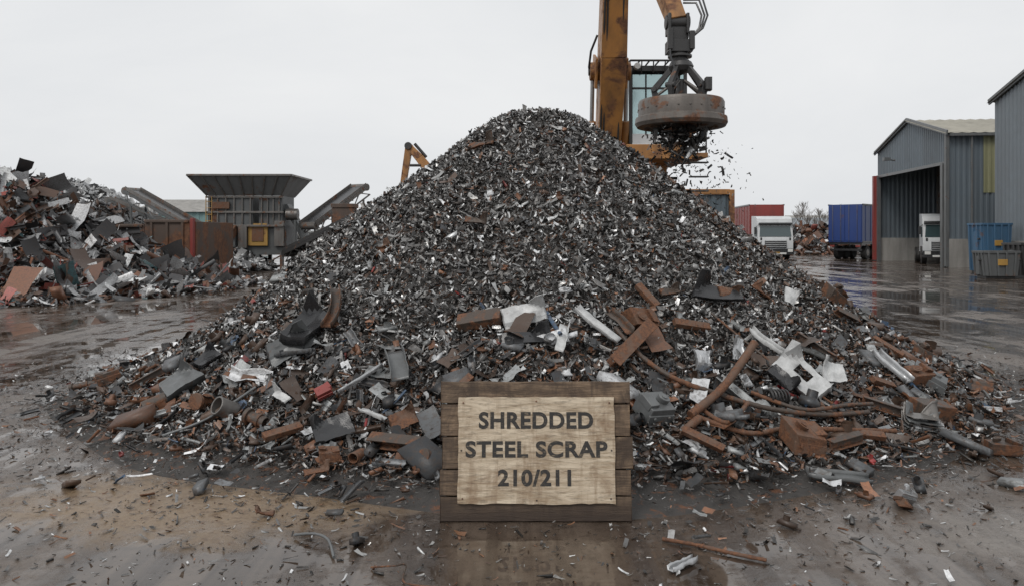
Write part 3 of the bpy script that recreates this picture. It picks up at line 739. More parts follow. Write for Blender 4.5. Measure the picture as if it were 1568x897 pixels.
scatter_heap('heap_pieces', sf, (-41.5, 76), 12, 8000, .45, HC, [.05,.12,.38,.44,.0,.0,.0,.01], hp2, HEAPT)
bf = heap_fn((29.5, 80), [(0, 2.5), (3, 2.1), (6, 1), (9, 0), (12, 0)], 1, 1, .3, 7, .5)
hp3 = empty('rusty_scrap_heap', (29.5, 80, 0))
core('heap_core', bf, 19, 40, 69, 91, 30, M_RUSTD, hp3, -.2)
scatter_heap('heap_pieces', bf, (29.5, 80), 9, 3500, .4, HC, [.2,.12,.08,.04,.3,.22,.01,.0], hp3)
df = heap_fn((-24.0, 46), [(0, 3.7), (1, 3.4), (3, 2.0), (6, 0), (9, 0)], 1, 1, .1, 8, .5)
hp4 = empty('dark_fines_heap', (-24.0, 46, 0))
core('heap_core', df, -32, -16, 39, 53, 40, M_CORE, hp4, -.05)
scatter_heap('heap_pieces', df, (-24, 46), 6, 6000, .16, HC, [.4,.25,.1,.02,.2,.04,0,0], hp4)
rf = heap_fn((-16.0, 41), [(0, 1.7), (1.5, 1.2), (3, .3), (4, 0), (6, 0)], 1, 1, .1, 8, .5)
hp5 = empty('light_scrap_heap', (-16, 41, 0))
core('heap_core', rf, -20, -12, 37, 45, 24, M_CORE, hp5, -.1)
scatter_heap('heap_pieces', rf, (-16, 41), 3.6, 2500, .22, HC, [.15,.2,.3,.25,.05,.03,0,0], hp5)

mb = MB()
for i, (xa, xb, zt) in enumerate(((-17.7, -15.2, 2.3), (-15.18, -13.3, 2.48))):
    mb.box(((xa+xb)/2, 33, zt/2), (xb-xa, .22, zt), 0)
    for k in range(3): mb.box((xa+.3+k*(xb-xa-.6)/2, 32.86, zt/2), (.10, .08, zt-.1), 0)
    mb.box(((xa+xb)/2, 32.85, zt-.08), (xb-xa-.1, .07, .1), 0)
mb.box((-13.22, 32.98, 1.27), (.12, .3, 2.54), 1)
mb.box((-13.22, 35.3, 1.2), (.2, 4.4, 2.4), 0)
mb.box((-15.45, 37.5, 1.1), (4.5, .2, 2.2), 0)
M_BAY = pmat('rusty_bay_steel', (0.095, 0.062, 0.047), 0.7, 0, 0.5, 0.9, 0.6, 0.3)
mb.obj('rusty_steel_bay', [M_BAY, M_RED], bevel=.015)

# ------------------------------------------------------------------ hopper machine
hpm = empty('shredder_hopper_machine', (-13.75, 42, 0))
def hop():
    mb = MB()
    x0, x1, y0, y1 = -1.9, 1.9, -1.1, 1.5; X0, X1, Y0, Y1 = -2.62, 2.62, -1.9, 2.2; za, zb = 3.85, 4.85
    A = [(x0, y0, za), (x1, y0, za), (x1, y1, za), (x0, y1, za)]; B = [(X0, Y0, zb), (X1, Y0, zb), (X1, Y1, zb), (X0, Y1, zb)]
    A2 = [(a*.97, b*.97, c) for a, b, c in A]; B2 = [(a*.975, b*.97, c) for a, b, c in B]
    for k in range(4):
        q = (k+1) % 4
        mb.add([A[k], A[q], B[q], B[k]], [(0, 1, 2, 3)], 4); mb.add([A2[k], A2[q], B2[q], B2[k]], [(3, 2, 1, 0)], 4)
        mb.beam(B[k], B[q], .1, .1, mi=3, side=(0, 0, 1))
    for t in np.linspace(0, 1, 9):
        mb.beam((x0+(x1-x0)*t, y0-.03, za), (X0+(X1-X0)*t, Y0-.03, zb), .07, .07, mi=3)
    mb.box((-.75, .2, 3.05), (2.3, 2.4, 1.58), 0); mb.box((1.3, .2, 3.05), (1.2, 2.2, 1.58), 0)
    mb.box((0.55, .3, 1.55), (3.0, 2.2, 1.5), 0)
    mb.box((-1.25, .3, 1.35), (1.1, 2.0, 1.1), 0)
    for k in range(6): mb.box((-1.8+k*.42, -1.04, 3.05), (.07, .08, 1.5), 3)
    for k in range(4): mb.box((.85+k*.3, -.95, 3.05), (.06, .08, 1.5), 3)
    for zz in (2.3, 3.0, 3.78): mb.box((0, -1.05, zz), (4.0, .12, .1), 3)
    mb.box((-1.15, -1.25, 2.0), (1.5, .5, .5), 2, rotm(25, 0, 0)); mb.box((-1.15, -1.1, 1.5), (1.45, .3, .6), 0)
    mb.box((.65, -.9, 1.85), (1.0, .12, 1.15), 1); mb.box((.65, -.975, 1.85), (.6, .05, .7), 2)
    mb.box((-1.2, -1.12, 3.35), (.9, .1, .35), 2); mb.box((1.75, -.85, 1.9), (.5, .3, 1.3), 3)
    mb.box((-.1, -1.0, 1.75), (.45, .25, 1.2), 3)
    for lx in (-1.75, -.6, .6, 1.85):
        for ly in (-.8, 1.3):
            mb.box((lx, ly, .42), (.18, .18, .84), 0); mb.box((lx, ly, .03), (.36, .36, .06), 0)
    mb.beam((-1.75, -.8, .1), (-.6, -.8, .8), .07, .07, mi=0); mb.beam((.6, -.8, .1), (1.85, -.8, .8), .07, .07, mi=0)
    mb.cyl((2.0, -.5, 2.9), (2.6, -.5, 2.9), .3, mi=3); mb.beam((1.9, 0, 3.4), (2.9, 0, 1.6), .9, .25, mi=0, side=(0, 1, 0))
    mb.beam((2.5, -.7, 2.6), (2.5, -.7, 0), .1, .1, mi=0); mb.beam((2.9, .5, 1.6), (2.9, .5, 0), .1, .1, mi=0)
    for k in range(9): mb.cyl((-1.95, -1.15, .9+k*.33), (-1.65, -1.15, .9+k*.33), .02, n=6, mi=1)
    mb.cyl((-1.95, -1.15, .3), (-1.95, -1.15, 3.8), .025, n=6, mi=1); mb.cyl((-1.65, -1.15, .3), (-1.65, -1.15, 3.8), .025, n=6, mi=1)
    M_HOPL = pmat('hopper_steel', (0.17, 0.18, 0.185), 0.5, 0.1, 0.25, 0.9, 0.5)
    return mb.obj('hopper_and_frame', [M_GREYM, M_YEL, M_RUST, M_STEEL, M_HOPL], bevel=.012, parent=hpm)
hop()
def conveyor(name, p1, p2, wd=1.0, mats=(M_GREYM, M_STEEL, M_BLACK), legs=3, depth=.45):
    p1 = Vector(p1); p2 = Vector(p2); d = (p2-p1); Ln = d.length; d.normalize()
    sd = d.cross(Vector((0, 0, 1))).normalized(); up = sd.cross(d).normalized()
    mb = MB()
    for s in (-1, 1):
        o = sd*s*wd/2
        mb.beam(p1+o, p2+o, .09, .14, mi=0, side=sd); mb.beam(p1+o-up*depth, p2+o-up*depth, .07, .07, mi=0, side=sd)
        n = max(3, int(Ln/.7))
        for i in range(n):
            a = p1+o+d*(Ln*i/n); b_ = p1+o+d*(Ln*(i+1)/n)
            if i % 2: mb.beam(a, b_-up*depth, .05, .05, mi=0)
            else: mb.beam(a-up*depth, b_, .05, .05, mi=0)
    mb.beam(p1+up*.1, p2+up*.1, wd*.86, .05, mi=2, side=sd)
    for s in (-1, 1): mb.beam(p1+sd*s*wd*.5+up*.18, p2+sd*s*wd*.5+up*.18, .03, .18, mi=1, side=sd)
    for e in (p1, p2): mb.cyl(e-sd*wd/2, e+sd*wd/2, .2, mi=1)
    n = max(4, int(Ln/.8))
    for i in range(n): q = p1+d*(Ln*(i+.5)/n)-up*.12; mb.cyl(q-sd*wd*.45, q+sd*wd*.45, .05, n=8, mi=1)
    for i in range(legs):
        q = p1+d*(Ln*(i+.6)/legs)-up*depth
        for s in (-1, 1):
            a = q+sd*s*wd/2; mb.beam(a, (a.x+.1, a.y, 0), .09, .09, mi=0)
        mb.beam(q+sd*wd/2, (q-sd*wd/2).xy.to_3d()+Vector((0, 0, .2)), .05, .05, mi=0)
    c = Vector(((p1.x+p2.x)/2, (p1.y+p2.y)/2, 0)); mb.v = [(a-c.x, b-c.y, cc) for a, b, cc in mb.v]
    return mb.obj(name, list(mats), loc=c, bevel=0)
conveyor('belt_conveyor', (-15.6, 40.5, 1.9), (-20.3, 42.5, 4.15), 1.0)
conveyor('belt_conveyor', (-11.4, 41.0, .9), (-5.2, 37.0, 3.5), .9, (M_DARK, M_DARK, M_BLACK))
conveyor('belt_conveyor', (-10.6, 41.5, 2.3), (-8.6, 45, 4.5), 1.1, (M_STEEL, M_STEEL, M_BLACK))
conveyor('belt_conveyor', (-19.0, 48.5, 1.6), (-24.2, 48.0, 3.9), .8)
mb = MB(); mb.box((0, 0, 2.2), (1.0, 1.2, 2.0), 0); mb.box((0, -.63, 2.5), (.8, .06, .3), 0); mb.box((0, 0, 3.3), (1.15, 1.3, .2), 0)
for a in (-.4, .4):
    for b in (-.5, .5): mb.box((a, b, .6), (.1, .1, 1.2), 0)
mb.box((-.9, .1, 1.6), (.8, 1.0, 1.0), 1); mb.box((-.9, .1, .55), (.5, .8, 1.1), 1)
mb.obj('conveyor_drive_unit', [M_BAY, M_GREYM], bevel=.015, loc=(-8.5, 40.5, 0))

def excav2():
    e = empty('orange_excavator', (-4.85, 47, 0))
    mb = MB()
    pts = [(1.6, 0, 2.0), (.3, 0, 5.2), (-.6, 0, 6.35), (-1.25, 0, 7.05)]
    w = [.5, .62, .5, .38]
    for i in range(3): mb.beam(pts[i], pts[i+1], w[i], w[i], w[i+1], w[i+1], 0, side=(0, 1, 0))
    mb.beam((-1.2, 0, 7.15), (-1.75, 0, 3.6), .42, .42, .3, .3, 0, side=(0, 1, 0))
    mb.cyl((-1.25, -.3, 7.05), (-1.25, .3, 7.05), .22, mi=1); mb.cyl((-.5, -.26, 5.9), (-1.15, -.26, 5.9), .08, mi=1)
    mb.cyl((-.2, 0, 6.4), (-.9, 0, 7.2), .09, mi=1); mb.cyl((.9, -.3, 2.6), (.1, -.3, 5.0), .09, mi=1)
    mb.box((-1.75, 0, 3.3), (.9, .8, .5), 1, taper=.5)
    mb.obj('boom', [M_ORANGE, M_DARK], bevel=.02, parent=e)
    mb = MB(); mb.box((2.6, 0, 1.75), (3.2, 2.5, 1.0), 0); mb.box((1.6, -.8, 2.5), (1.2, .9, 1.3), 0); mb.box((1.6, -1.26, 2.6), (.9, .03, .8), 2); mb.box((.99, -.8, 2.6), (.03, .7, .8), 2)
    for s in (-1, 1):
        mb.box((2.2, s*1.1, .5), (3.6, .55, .7), 1); mb.cyl((.5, s*1.1-.27, .5), (.5, s*1.1+.27, .5), .45, mi=1); mb.cyl((3.9, s*1.1-.27, .5), (3.9, s*1.1+.27, .5), .45, mi=1)
    mb.cyl((2.2, 0, .8), (2.2, 0, 1.3), .7, mi=1)
    mb.obj('body_and_tracks', [M_ORANGE, M_DARK, M_GLASS], bevel=.03, parent=e)
excav2()

# ------------------------------------------------------------------ material handler
def handler():
    e = empty('material_handler', (2.4, 19.5, 0)); O = Vector((2.4, 19.5, 0))
    def fin(mb, name, mats, bevel=.012):
        mb.v = [tuple(Vector(p)-O) for p in mb.v]; return mb.obj(name, mats, bevel=bevel, parent=e)
    mb = MB()
    B0 = Vector((2.08, 17.7, 3.0)); B1 = Vector((2.06, 16.4, 5.6)); B2 = Vector((1.99, 15.0, 8.7))
    mb.beam(B0, B1, .44, .75, .52, .8, 0); mb.beam(B1, B2, .52, .8, .44, .5, 0)
    for t, w in ((.40, .84), (.74, .80)):
        p = B0+(B2-B0)*t
        mb.cyl(p-Vector((w/2, 0, 0)), p+Vector((w/2, 0, 0)), .19, n=20, mi=0)
        mb.cyl(p-Vector((w/2+.03, 0, 0)), p+Vector((w/2+.03, 0, 0)), .09, n=14, mi=1)
        for s in (-1, 1): mb.box(p+Vector((s*.31, 0, 0)), (.05, .62, .62), 0, rotm(20, 0, 0))
    for s in (-1, 1):
        a = B0+Vector((s*.36, -.2, -.2)); b = B0+(B2-B0)*.40+Vector((s*.36, 0, 0))
        mb.cyl(a, a+(b-a)*.6, .085, mi=0, n=16); mb.cyl(a+(b-a)*.58, b, .045, mi=2, n=12)
    for k, s in enumerate((-.20, -.14, .17)):
        pts = [B0+(B2-B0)*t+Vector((s, -.44+.02*math.sin(t*20+k), -.02)) for t in np.linspace(.05, .98, 16)]
        mb.tube(pts, .02, 8, 1)
    for t in (.12, .25, .55, .66, .9):
        p = B0+(B2-B0)*t; mb.box(p+Vector((-.03, -.42, 0)), (.40, .06, .10), 1, rotm(25, 0, 0))
    mb.tube([B0+(B2-B0)*.3+Vector((-.36, -.1, .3)), B0+(B2-B0)*.36+Vector((-.45, -.2, .3)), B0+(B2-B0)*.42+Vector((-.42, -.2, .25)), B0+(B2-B0)*.48+Vector((-.3, -.2, .2))], .025, 8, 1)
    fin(mb, 'boom', [M_ORANGE, M_DARK, M_ALU])
    mb = MB()
    S0 = B2+Vector((0, .0, .1)); S1 = Vector((2.76, 13.3, 5.42))
    mb.beam(S0, S1, .38, .5, .26, .30, 0)
    mb.cyl(S1-Vector((.2, 0, 0)), S1+Vector((.2, 0, 0)), .12, mi=1); mb.cyl(S0-Vector((.35, 0, 0)), S0+Vector((.35, 0, 0)), .2, mi=1)
    mb.cyl(S0+Vector((0, .5, -.8)), S0+(S1-S0)*.55+Vector((0, .3, 0)), .08, mi=2)
    for s in (-1, 1): mb.box(S1+Vector((s*.15, 0, -.04)), (.05, .3, .34), 1)
    fin(mb, 'stick', [M_ORANGE, M_DARK, M_ALU])
    mb = MB(); c = Vector((2.8, 13.2, 3.70))
    mb.box((2.77, 13.3, 5.24), (.30, .16, .26), 0); mb.cyl((2.62, 13.3, 5.2), (2.94, 13.3, 5.2), .07, mi=0)
    mb.box((2.78, 13.27, 5.0), (.40, .34, .2), 0); mb.cyl((2.78, 13.25, 4.92), (2.79, 13.24, 4.72), .13, mi=0, n=18)
    mb.cyl((2.79, 13.24, 4.86), (2.79, 13.24, 4.82), .2, mi=0, n=18)
    mb.box((2.6, 13.1, 5.1), (.08, .1, .34), 0); mb.box((2.96, 13.1, 5.08), (.08, .1, .3), 0)
    mb.lathe([(0, 1.06), (.17, 1.04), (.21, .96), (.17, .88), (.0, .82)], c, 20, 0)
    for k in range(5):
        t = 2*math.pi*k/5+.35; cs, sn = math.cos(t), math.sin(t)
        a = c+Vector((cs*.14, sn*.14, .95)); m_ = c+Vector((cs*.44, sn*.44, .60)); b = c+Vector((cs*.40, sn*.40, .36))
        mb.beam(a, m_, .07, .08, .085, .10, 0, side=(-sn, cs, 0)); mb.beam(m_, b, .085, .10, .06, .08, 0, side=(-sn, cs, 0))
        mb.cyl(c+Vector((cs*.08, sn*.08, .72)), c+Vector((cs*.40, sn*.40, .5)), .025, mi=2)
        mb.cyl(m_-Vector((-sn, cs, 0))*.08, m_+Vector((-sn, cs, 0))*.08, .045, mi=0)
    for k in range(3):
        t = 2*math.pi*k/3+.1; cs, sn = math.cos(t), math.sin(t)
        mb.box(c+Vector((cs*.4, sn*.4, .36)), (.1, .1, .16), 0, rotm(0, 0, math.degrees(t)))
    mb.cyl(c+Vector((0, 0, .3)), c+Vector((0, 0, .75)), .07, mi=0, n=16)
    mb.cyl(c+Vector((.36, -.35, .52)), c+Vector((.36, -.35, .7)), .06, mi=0); mb.box(c+Vector((.38, -.3, .62)), (.1, .12, .22), 0)
    fin(mb, 'grab_linkage', [M_DARK, M_ORANGE, M_STEEL], .006)
    mb = MB()
    mb.lathe([(0, .36), (.33, .38), (.36, .33), (.52, .32), (.56, .42), (.68, .40), (.705, .35), (.70, .13), (.745, .11), (.755, .02), (.72, -.04), (.6, -.05), (.56, -.01), (.3, -.02), (.26, -.05), (0, -.05)], c, 56, 0)
    for k in range(10):
        t = 2*math.pi*k/10; mb.box(c+Vector((math.cos(t)*.45, math.sin(t)*.45, .34)), (.18, .03, .07), 0, rotm(0, 0, math.degrees(t)))
    for k in range(24):
        t = 2*math.pi*k/24; mb.cyl(c+Vector((math.cos(t)*.69, math.sin(t)*.69, .24)), c+Vector((math.cos(t)*.715, math.sin(t)*.715, .24)), .016, n=6, mi=0)
    fin(mb, 'lifting_magnet', [M_MAGNET], .004)
    mb = MB()
    for k in range(3):
        o = k*.05
        mb.tube([(2.86, 13.3, 5.75+o), (3.05+o, 13.2, 5.72+o), (3.13+o, 13.15, 5.5), (3.08+o*.6, 13.1, 5.28), (2.95, 13.1, 5.12)], .018, 8, 0)
    mb.tube([(2.66, 13.2, 5.3), (2.58, 13.1, 5.1), (2.6, 13.05, 4.8), (2.72, 13.0, 4.4)], .016, 8, 0)
    fin(mb, 'hydraulic_hose', [M_BLACK], 0)
    mb = MB(); cx0, cx1, cy0, cy1, z0, z1 = 2.50, 3.74, 17.0, 18.7, 3.68, 5.42
    cxm, cym = (cx0+cx1)/2, (cy0+cy1)/2
    mb.box((cxm, cym, z0+.07), (cx1-cx0, cy1-cy0, .14), 3); mb.box((cxm, cym, z1), (cx1-cx0+.04, cy1-cy0+.04, .12), 1)
    for px in (cx0+.035, cx1-.035):
        for py in (cy0+.035, cym, cy1-.035): mb.box((px, py, (z0+z1)/2), (.07, .07, z1-z0-.1), 1)
    mb.box((cxm, cy1-.02, 4.5), (1.0, .04, 1.6), 2)
    mb.box((cxm, cy0+.03, 4.65), (cx1-cx0-.14, .03, 1.3), 2); mb.box((cxm, cy0+.03, 3.92), (cx1-cx0-.14, .05, .22), 3)
    mb.box((cx0+.03, cym, 4.75), (.03, cy1-cy0-.14, 1.1), 2); mb.box((cx1-.03, cym, 4.75), (.03, cy1-cy0-.14, 1.1), 2)
    mb.box((cx0+.03, cym, 4.0), (.05, cy1-cy0-.14, .38), 3); mb.box((cx1-.03, cym, 4.0), (.05, cy1-cy0-.14, .38), 3)
    mb.box((cx0+.36, cy0+.0, 4.65), (.03, .03, 1.3), 1); mb.box((cxm, cy0, 5.0), (cx1-cx0-.14, .03, .04), 1)
    mb.beam((cxm, cy0-.02, 4.1), (cxm+.25, cy0-.02, 4.8), .02, .02, mi=1)
    for t in np.linspace(0, 1, 7): mb.cyl((cx0+(cx1-cx0)*t, cy0-.15, z1+.14), (cx0+(cx1-cx0)*t, cy1, z1+.14), .02, n=6, mi=1)
    for yy in (cy0-.15, cym, cy1): mb.cyl((cx0, yy, z1+.14), (cx1, yy, z1+.14), .025, n=6, mi=1)
    for t in np.linspace(0, 1, 6): mb.cyl((cx0+(cx1-cx0)*t, cy0-.15, z1+.14), (cx0+(cx1-cx0)*t, cy0-.1, z1-.12), .016, n=6, mi=1)
    for s in (.15, .95): mb.cyl((cx0+s, cy0-.2, z1+.02), (cx0+s, cy0-.06, z1+.02), .07, mi=4, n=12)
    fin(mb, 'cab', [M_GREY, M_DARK, M_CABG, M_TRUCKW, M_LAMP])
    mb = MB()
    mb.box((3.1, 17.8, 3.56), (1.35, 2.2, .2), 0); mb.box((3.9, 17.7, 3.56), (.5, 1.7, .1), 0); mb.box((2.35, 17.6, 3.45), (.5, .4, .9), 0)
    mb.box((3.0, 16.72, 3.62), (1.2, .06, .3), 0)
    for zz in (3.95, 4.25):
        mb.cyl((3.78, 16.9, zz), (4.12, 16.9, zz), .02, n=6, mi=1); mb.cyl((4.12, 16.9, zz), (4.12, 18.5, zz), .02, n=6, mi=1)
    for (a, b) in ((3.78, 16.9), (4.12, 16.9), (4.12, 17.7), (4.12, 18.5)): mb.cyl((a, b, 3.58), (a, b, 4.27), .02, n=6, mi=1)
    for k in range(4): mb.box((3.95, 16.85, 3.4-k*.3), (.4, .15, .03), 1)
    mb.box((3.1, 18.6, 3.1), (.9, .7, .8), 0)
    mb.box((2.2, 20.0, 2.5), (3.0, 4.2, .8), 0); mb.box((2.2, 21.3, 3.05), (2.9, 1.7, .5), 0); mb.box((2.2, 22.0, 2.3), (2.8, .5, 1.2), 1)
    for k in range(6): mb.box((.68, 20.3+k*.25, 2.6), (.04, .12, .4), 1)
    mb.box((1.80, 17.9, 2.9), (.08, 1.0, .9), 0); mb.box((2.38, 17.9, 2.9), (.08, 1.0, .9), 0)
    mb.cyl((2.2, 19.6, 1.6), (2.2, 19.6, 2.1), .9, mi=1, n=24)
    mb.box((2.2, 19.6, 1.25), (2.0, 5.2, .6), 0)
    for s in (-1, 1):
        for yy in (17.6, 21.6):
            mb.cyl((2.2+s*1.0, yy, .6), (2.2+s*1.5, yy, .6), .6, mi=2, n=24); mb.cyl((2.2+s*1.45, yy, .6), (2.2+s*1.53, yy, .6), .3, mi=0, n=16)
        mb.box((2.2+s*1.6, 16.7, .75), (.5, .3, 1.1), 1); mb.box((2.2+s*1.6, 22.5, .75), (.5, .3, 1.1), 1)
    mb.cyl((1.0, 17.6, .6), (3.4, 17.6, .6), .15, mi=1); mb.cyl((1.0, 21.6, .6), (3.4, 21.6, .6), .15, mi=1)
    fin(mb, 'chassis_and_platform', [M_ORANGE, M_DARK, M_TYRE], .015)
handler()
fs = empty('falling_scrap', (2.8, 13.2, 3.2))
n1, n2 = 750, 260
a = np.concatenate([rng.normal(0, .20, n1), rng.normal(.30, .42, n2)])
bb = np.concatenate([rng.normal(0, .2, n1), rng.normal(0, .3, n2)])
zz = np.concatenate([3.66-np.abs(rng.normal(0, .30, n1)), 3.35-rng.uniform(0, 1.1, n2)])
spread = np.concatenate([np.clip(1.25-(3.66-zz[:n1])*.7, .3, 1.3), np.ones(n2)])
pos = np.stack([2.78+a*spread, 13.2+bb*spread, zz], 1); n_ = n1+n2
s = np.clip(rng.lognormal(math.log(.06), .5, n_), .015, .2); s[n1:] *= .55
build_inst('falling_chips', pos, randrot(n_, 1.5), np.stack([s*1.3, s*.8, s], 1), palette(n_, [.72,.16,.04,.01,.05,.02,0,0], CC), CHIPS, M_CHIP, fs)
pos = np.array([[3.5, 13.2, 2.93], [3.62, 13.3, 3.2], [3.25, 13.1, 3.0], [3.1, 13.0, 3.5], [2.6, 13.0, 3.35], [2.9, 12.9, 3.4], [2.75, 13, 3.5], [2.95, 13.2, 3.2]])
build_inst('falling_plates', pos, randrot(8, 1.2), np.array([[.17, .1, .08]]*2+[[.1, .06, .05]]+[[.3, .2, .2]]*5), palette(8, [1, 0, 0, 0, 0, 0, 0, 0.], MC), SHEETS, M_SCRAP, fs)

# ------------------------------------------------------------------ sheds (right)
def shed(name, p_near, p_far, length, eave, apex, door=None, mclad=M_CLAD, panel_s=None, base=1.6):
    e = empty(name, (p_near[0], p_near[1], 0)); O = Vector((p_near[0], p_near[1], 0))
    a = Vector((0, 0, 0)); b = Vector((p_far[0], p_far[1], 0))-O; g = b.normalized(); Wg = b.length
    ax = Vector((g.y, -g.x, 0)); c = a+ax*length; d_ = b+ax*length
    roof = lambda q: eave + (apex-eave)*(1-abs(q-Wg/2)/(Wg/2))
    mb = MB(); GR = Matrix.Rotation(math.atan2(-g.x, g.y), 3, 'Z')
    if door:
        dz, m0, m1 = door
        mb.corr(a, b, dz, roof, 0)
        mb.corr(a, a+g*m0, 0, dz, 0); mb.corr(b-g*m1, b, 0, dz, 0)
        mb.box((a+g*Wg/2+Vector((0, 0, dz))-ax*.06), (.12, Wg-.1, .18), 5, GR)
        for q in (m0, Wg-m1): mb.box(g*q+Vector((-.08, 0, dz/2)), (.25, .25, dz), 5)
    else:
        mb.corr(a, b, base, roof, 0); mb.box(b/2+Vector((0, 0, base/2)), (.3, Wg, base), 1, GR)
    ang = Matrix.Rotation(math.atan2(ax.y, ax.x), 3, 'Z')
    mb.corr(c, a, base, eave, 0); mb.corr(b, d_, base, eave, 0); mb.corr(c, d_, 0, roof, 0)
    mb.box((a+c)/2+Vector((0, 0, base/2)), (length, .3, base), 1, ang); mb.box((b+d_)/2+Vector((0, 0, base/2)), (length, .3, base), 1, ang)
    if panel_s:
        s0, s1, zlo = panel_s; off = -g*.05
        mb.corr(a+ax*s1+off, a+ax*s0+off, zlo, eave-.05, 3)
    def slope(p, q, r_, t):
        n = int(length/.3)
        V = []
        for i in range(n+1):
            f = i/n; o = .05 if i % 2 else 0
            P1 = p+(q-p)*f; P2 = r_+(t-r_)*f
            V += [(P1.x, P1.y, P1.z+o), (P2.x, P2.y, P2.z+o)]
        mb.add(V, [(2*i, 2*i+2, 2*i+3, 2*i+1) for i in range(n)], 2)
    z_ = Vector((0, 0, 1)); m_ = b/2; ov = -ax*.25
    slope(a+z_*(eave-.02)-g*.3+ov, c+z_*(eave-.02)-g*.3, m_+z_*(apex+.08)+ov, m_+ax*length+z_*(apex+.08))
    slope(m_+z_*(apex+.08)+ov, m_+ax*length+z_*(apex+.08), b+z_*(eave-.02)+g*.3+ov, d_+z_*(eave-.02)+g*.3)
    mb.beam(a+z_*(eave+.03)-g*.3-ax*.13, m_+z_*(apex+.11)-ax*.13, .08, .28, mi=5, side=tuple(ax)); mb.beam(b+z_*(eave+.03)+g*.3-ax*.13, m_+z_*(apex+.11)-ax*.13, .08, .28, mi=5, side=tuple(ax))
    mb.beam(a+z_*(eave-.1)-g*.36, c+z_*(eave-.1)-g*.36, .16, .14, mi=5, side=(0, 0, 1))
    mb.box(a+z_*(eave/2)-ax*.06-g*.06, (.2, .2, eave-.1), 5)
    mb.cyl(a+ax*1.2-g*.25+z_*(eave-.1), a+ax*1.2-g*.25, .06, mi=5, n=8)
    k = 4.0
    while k < length:
        for P in (a, b): mb.box(P+ax*k+(m_-P).normalized()*.35+z_*eave/2, (.25, .3, eave), 4)
        mb.beam(a+ax*k+z_*eave, m_+ax*k+z_*(apex-.15), .2, .3, mi=4); mb.beam(b+ax*k+z_*eave, m_+ax*k+z_*(apex-.15), .2, .3, mi=4)
        k += 4.5
    mb.obj('cladding_and_roof', [mclad, M_CONC, M_ROOF, M_PANEL, M_STEEL, M_GREY], parent=e)
    return e, ax, g
e1, ax1, g1 = shed('industrial_shed', (24.6, 45), (25.9, 56.4), 22, 7.55, 9.0, door=(5.9, .35, .35), panel_s=(1.9, 2.9, 4.2))
mb = MB(); mb.cyl((0, 0, 0), (.4, 0, -.05), .05, mi=0); mb.box((-.15, 0, .03), (.4, .3, .2), 0)
mb.obj('floodlight', [M_GREY], parent=e1, loc=(-.1, 6.8, 6.7))
mb = MB(); mb.box((.1, 11.1, 3.0), (.25, .3, 5.9), 0, rotm(0, 0, -6)); mb.obj('door_post', [M_RED], parent=e1, loc=(.9, .1, 0))
e2, ax2, g2 = shed('industrial_shed', (24.2, 24), (24.25, 40), 20, 8.5, 11.2, door=None, mclad=M_CLADL, base=1.55)

# ------------------------------------------------------------------ trucks
def wheel(mb, x, y, r=.5, w=.3, mi=3, hub=4):
    mb.cyl((x-w/2, y, r), (x+w/2, y, r), r, n=24, mi=mi); s = 1 if x > 0 else -1
    mb.cyl((x+s*w*.42, y, r), (x+s*(w*.5+.02), y, r), r*.5, n=14, mi=hub)
def tractor(mb):
    mb.box((0, 1.1, 1.0), (2.35, 2.1, .7), 0)
    prof = [(0.02, .75), (-.02, 1.45), (.05, 1.65), (.22, 2.45), (.40, 2.95), (.75, 3.12), (2.2, 3.18), (2.2, .75)]
    V = [(-1.22, a, b) for a, b in prof]+[(1.22, a, b) for a, b in prof]; n = len(prof)
    mb.add(V, [tuple(range(n)), tuple(reversed(range(n, 2*n)))]+[(i, n+i, n+(i+1) % n, (i+1) % n) for i in range(n)], 0)
    mb.add([(-1.1, .025, 1.68), (1.1, .025, 1.68), (1.04, .19, 2.44), (-1.04, .19, 2.44)], [(0, 1, 2, 3)], 1)
    mb.box((0, .12, 2.58), (2.3, .3, .12), 2, rotm(-15, 0, 0))
    mb.box((0, -.03, 1.15), (1.5, .06, .5), 2)
    for k in range(4): mb.box((0, -.075, .98+k*.13), (1.45, .03, .03), 0)
    mb.box((0, -.06, .62), (2.45, .3, .42), 2); mb.box((0, -.12, .5), (1.4, .2, .12), 5)
    mb.box((0, -.22, .55), (.52, .02, .12), 6)
    for s in (-1, 1):
        mb.box((s*.97, -.2, .7), (.34, .06, .2), 5); mb.box((s*1.0, .02, 1.52), (.12, .1, .2), 2)
        mb.box((s*1.38, .1, 2.1), (.16, .12, .5), 2); mb.cyl((s*1.2, .15, 2.45), (s*1.38, .1, 2.35), .02, n=6, mi=2)
        mb.box((s*1.225, .75, 2.0), (.02, .85, .65), 1); mb.box((s*1.23, .9, .85), (.04, 1.0, .5), 2)
        for k in range(2): mb.box((s*1.2, .45, .5+.35*k), (.1, .5, .05), 2)
        wheel(mb, s*1.05, 1.3)
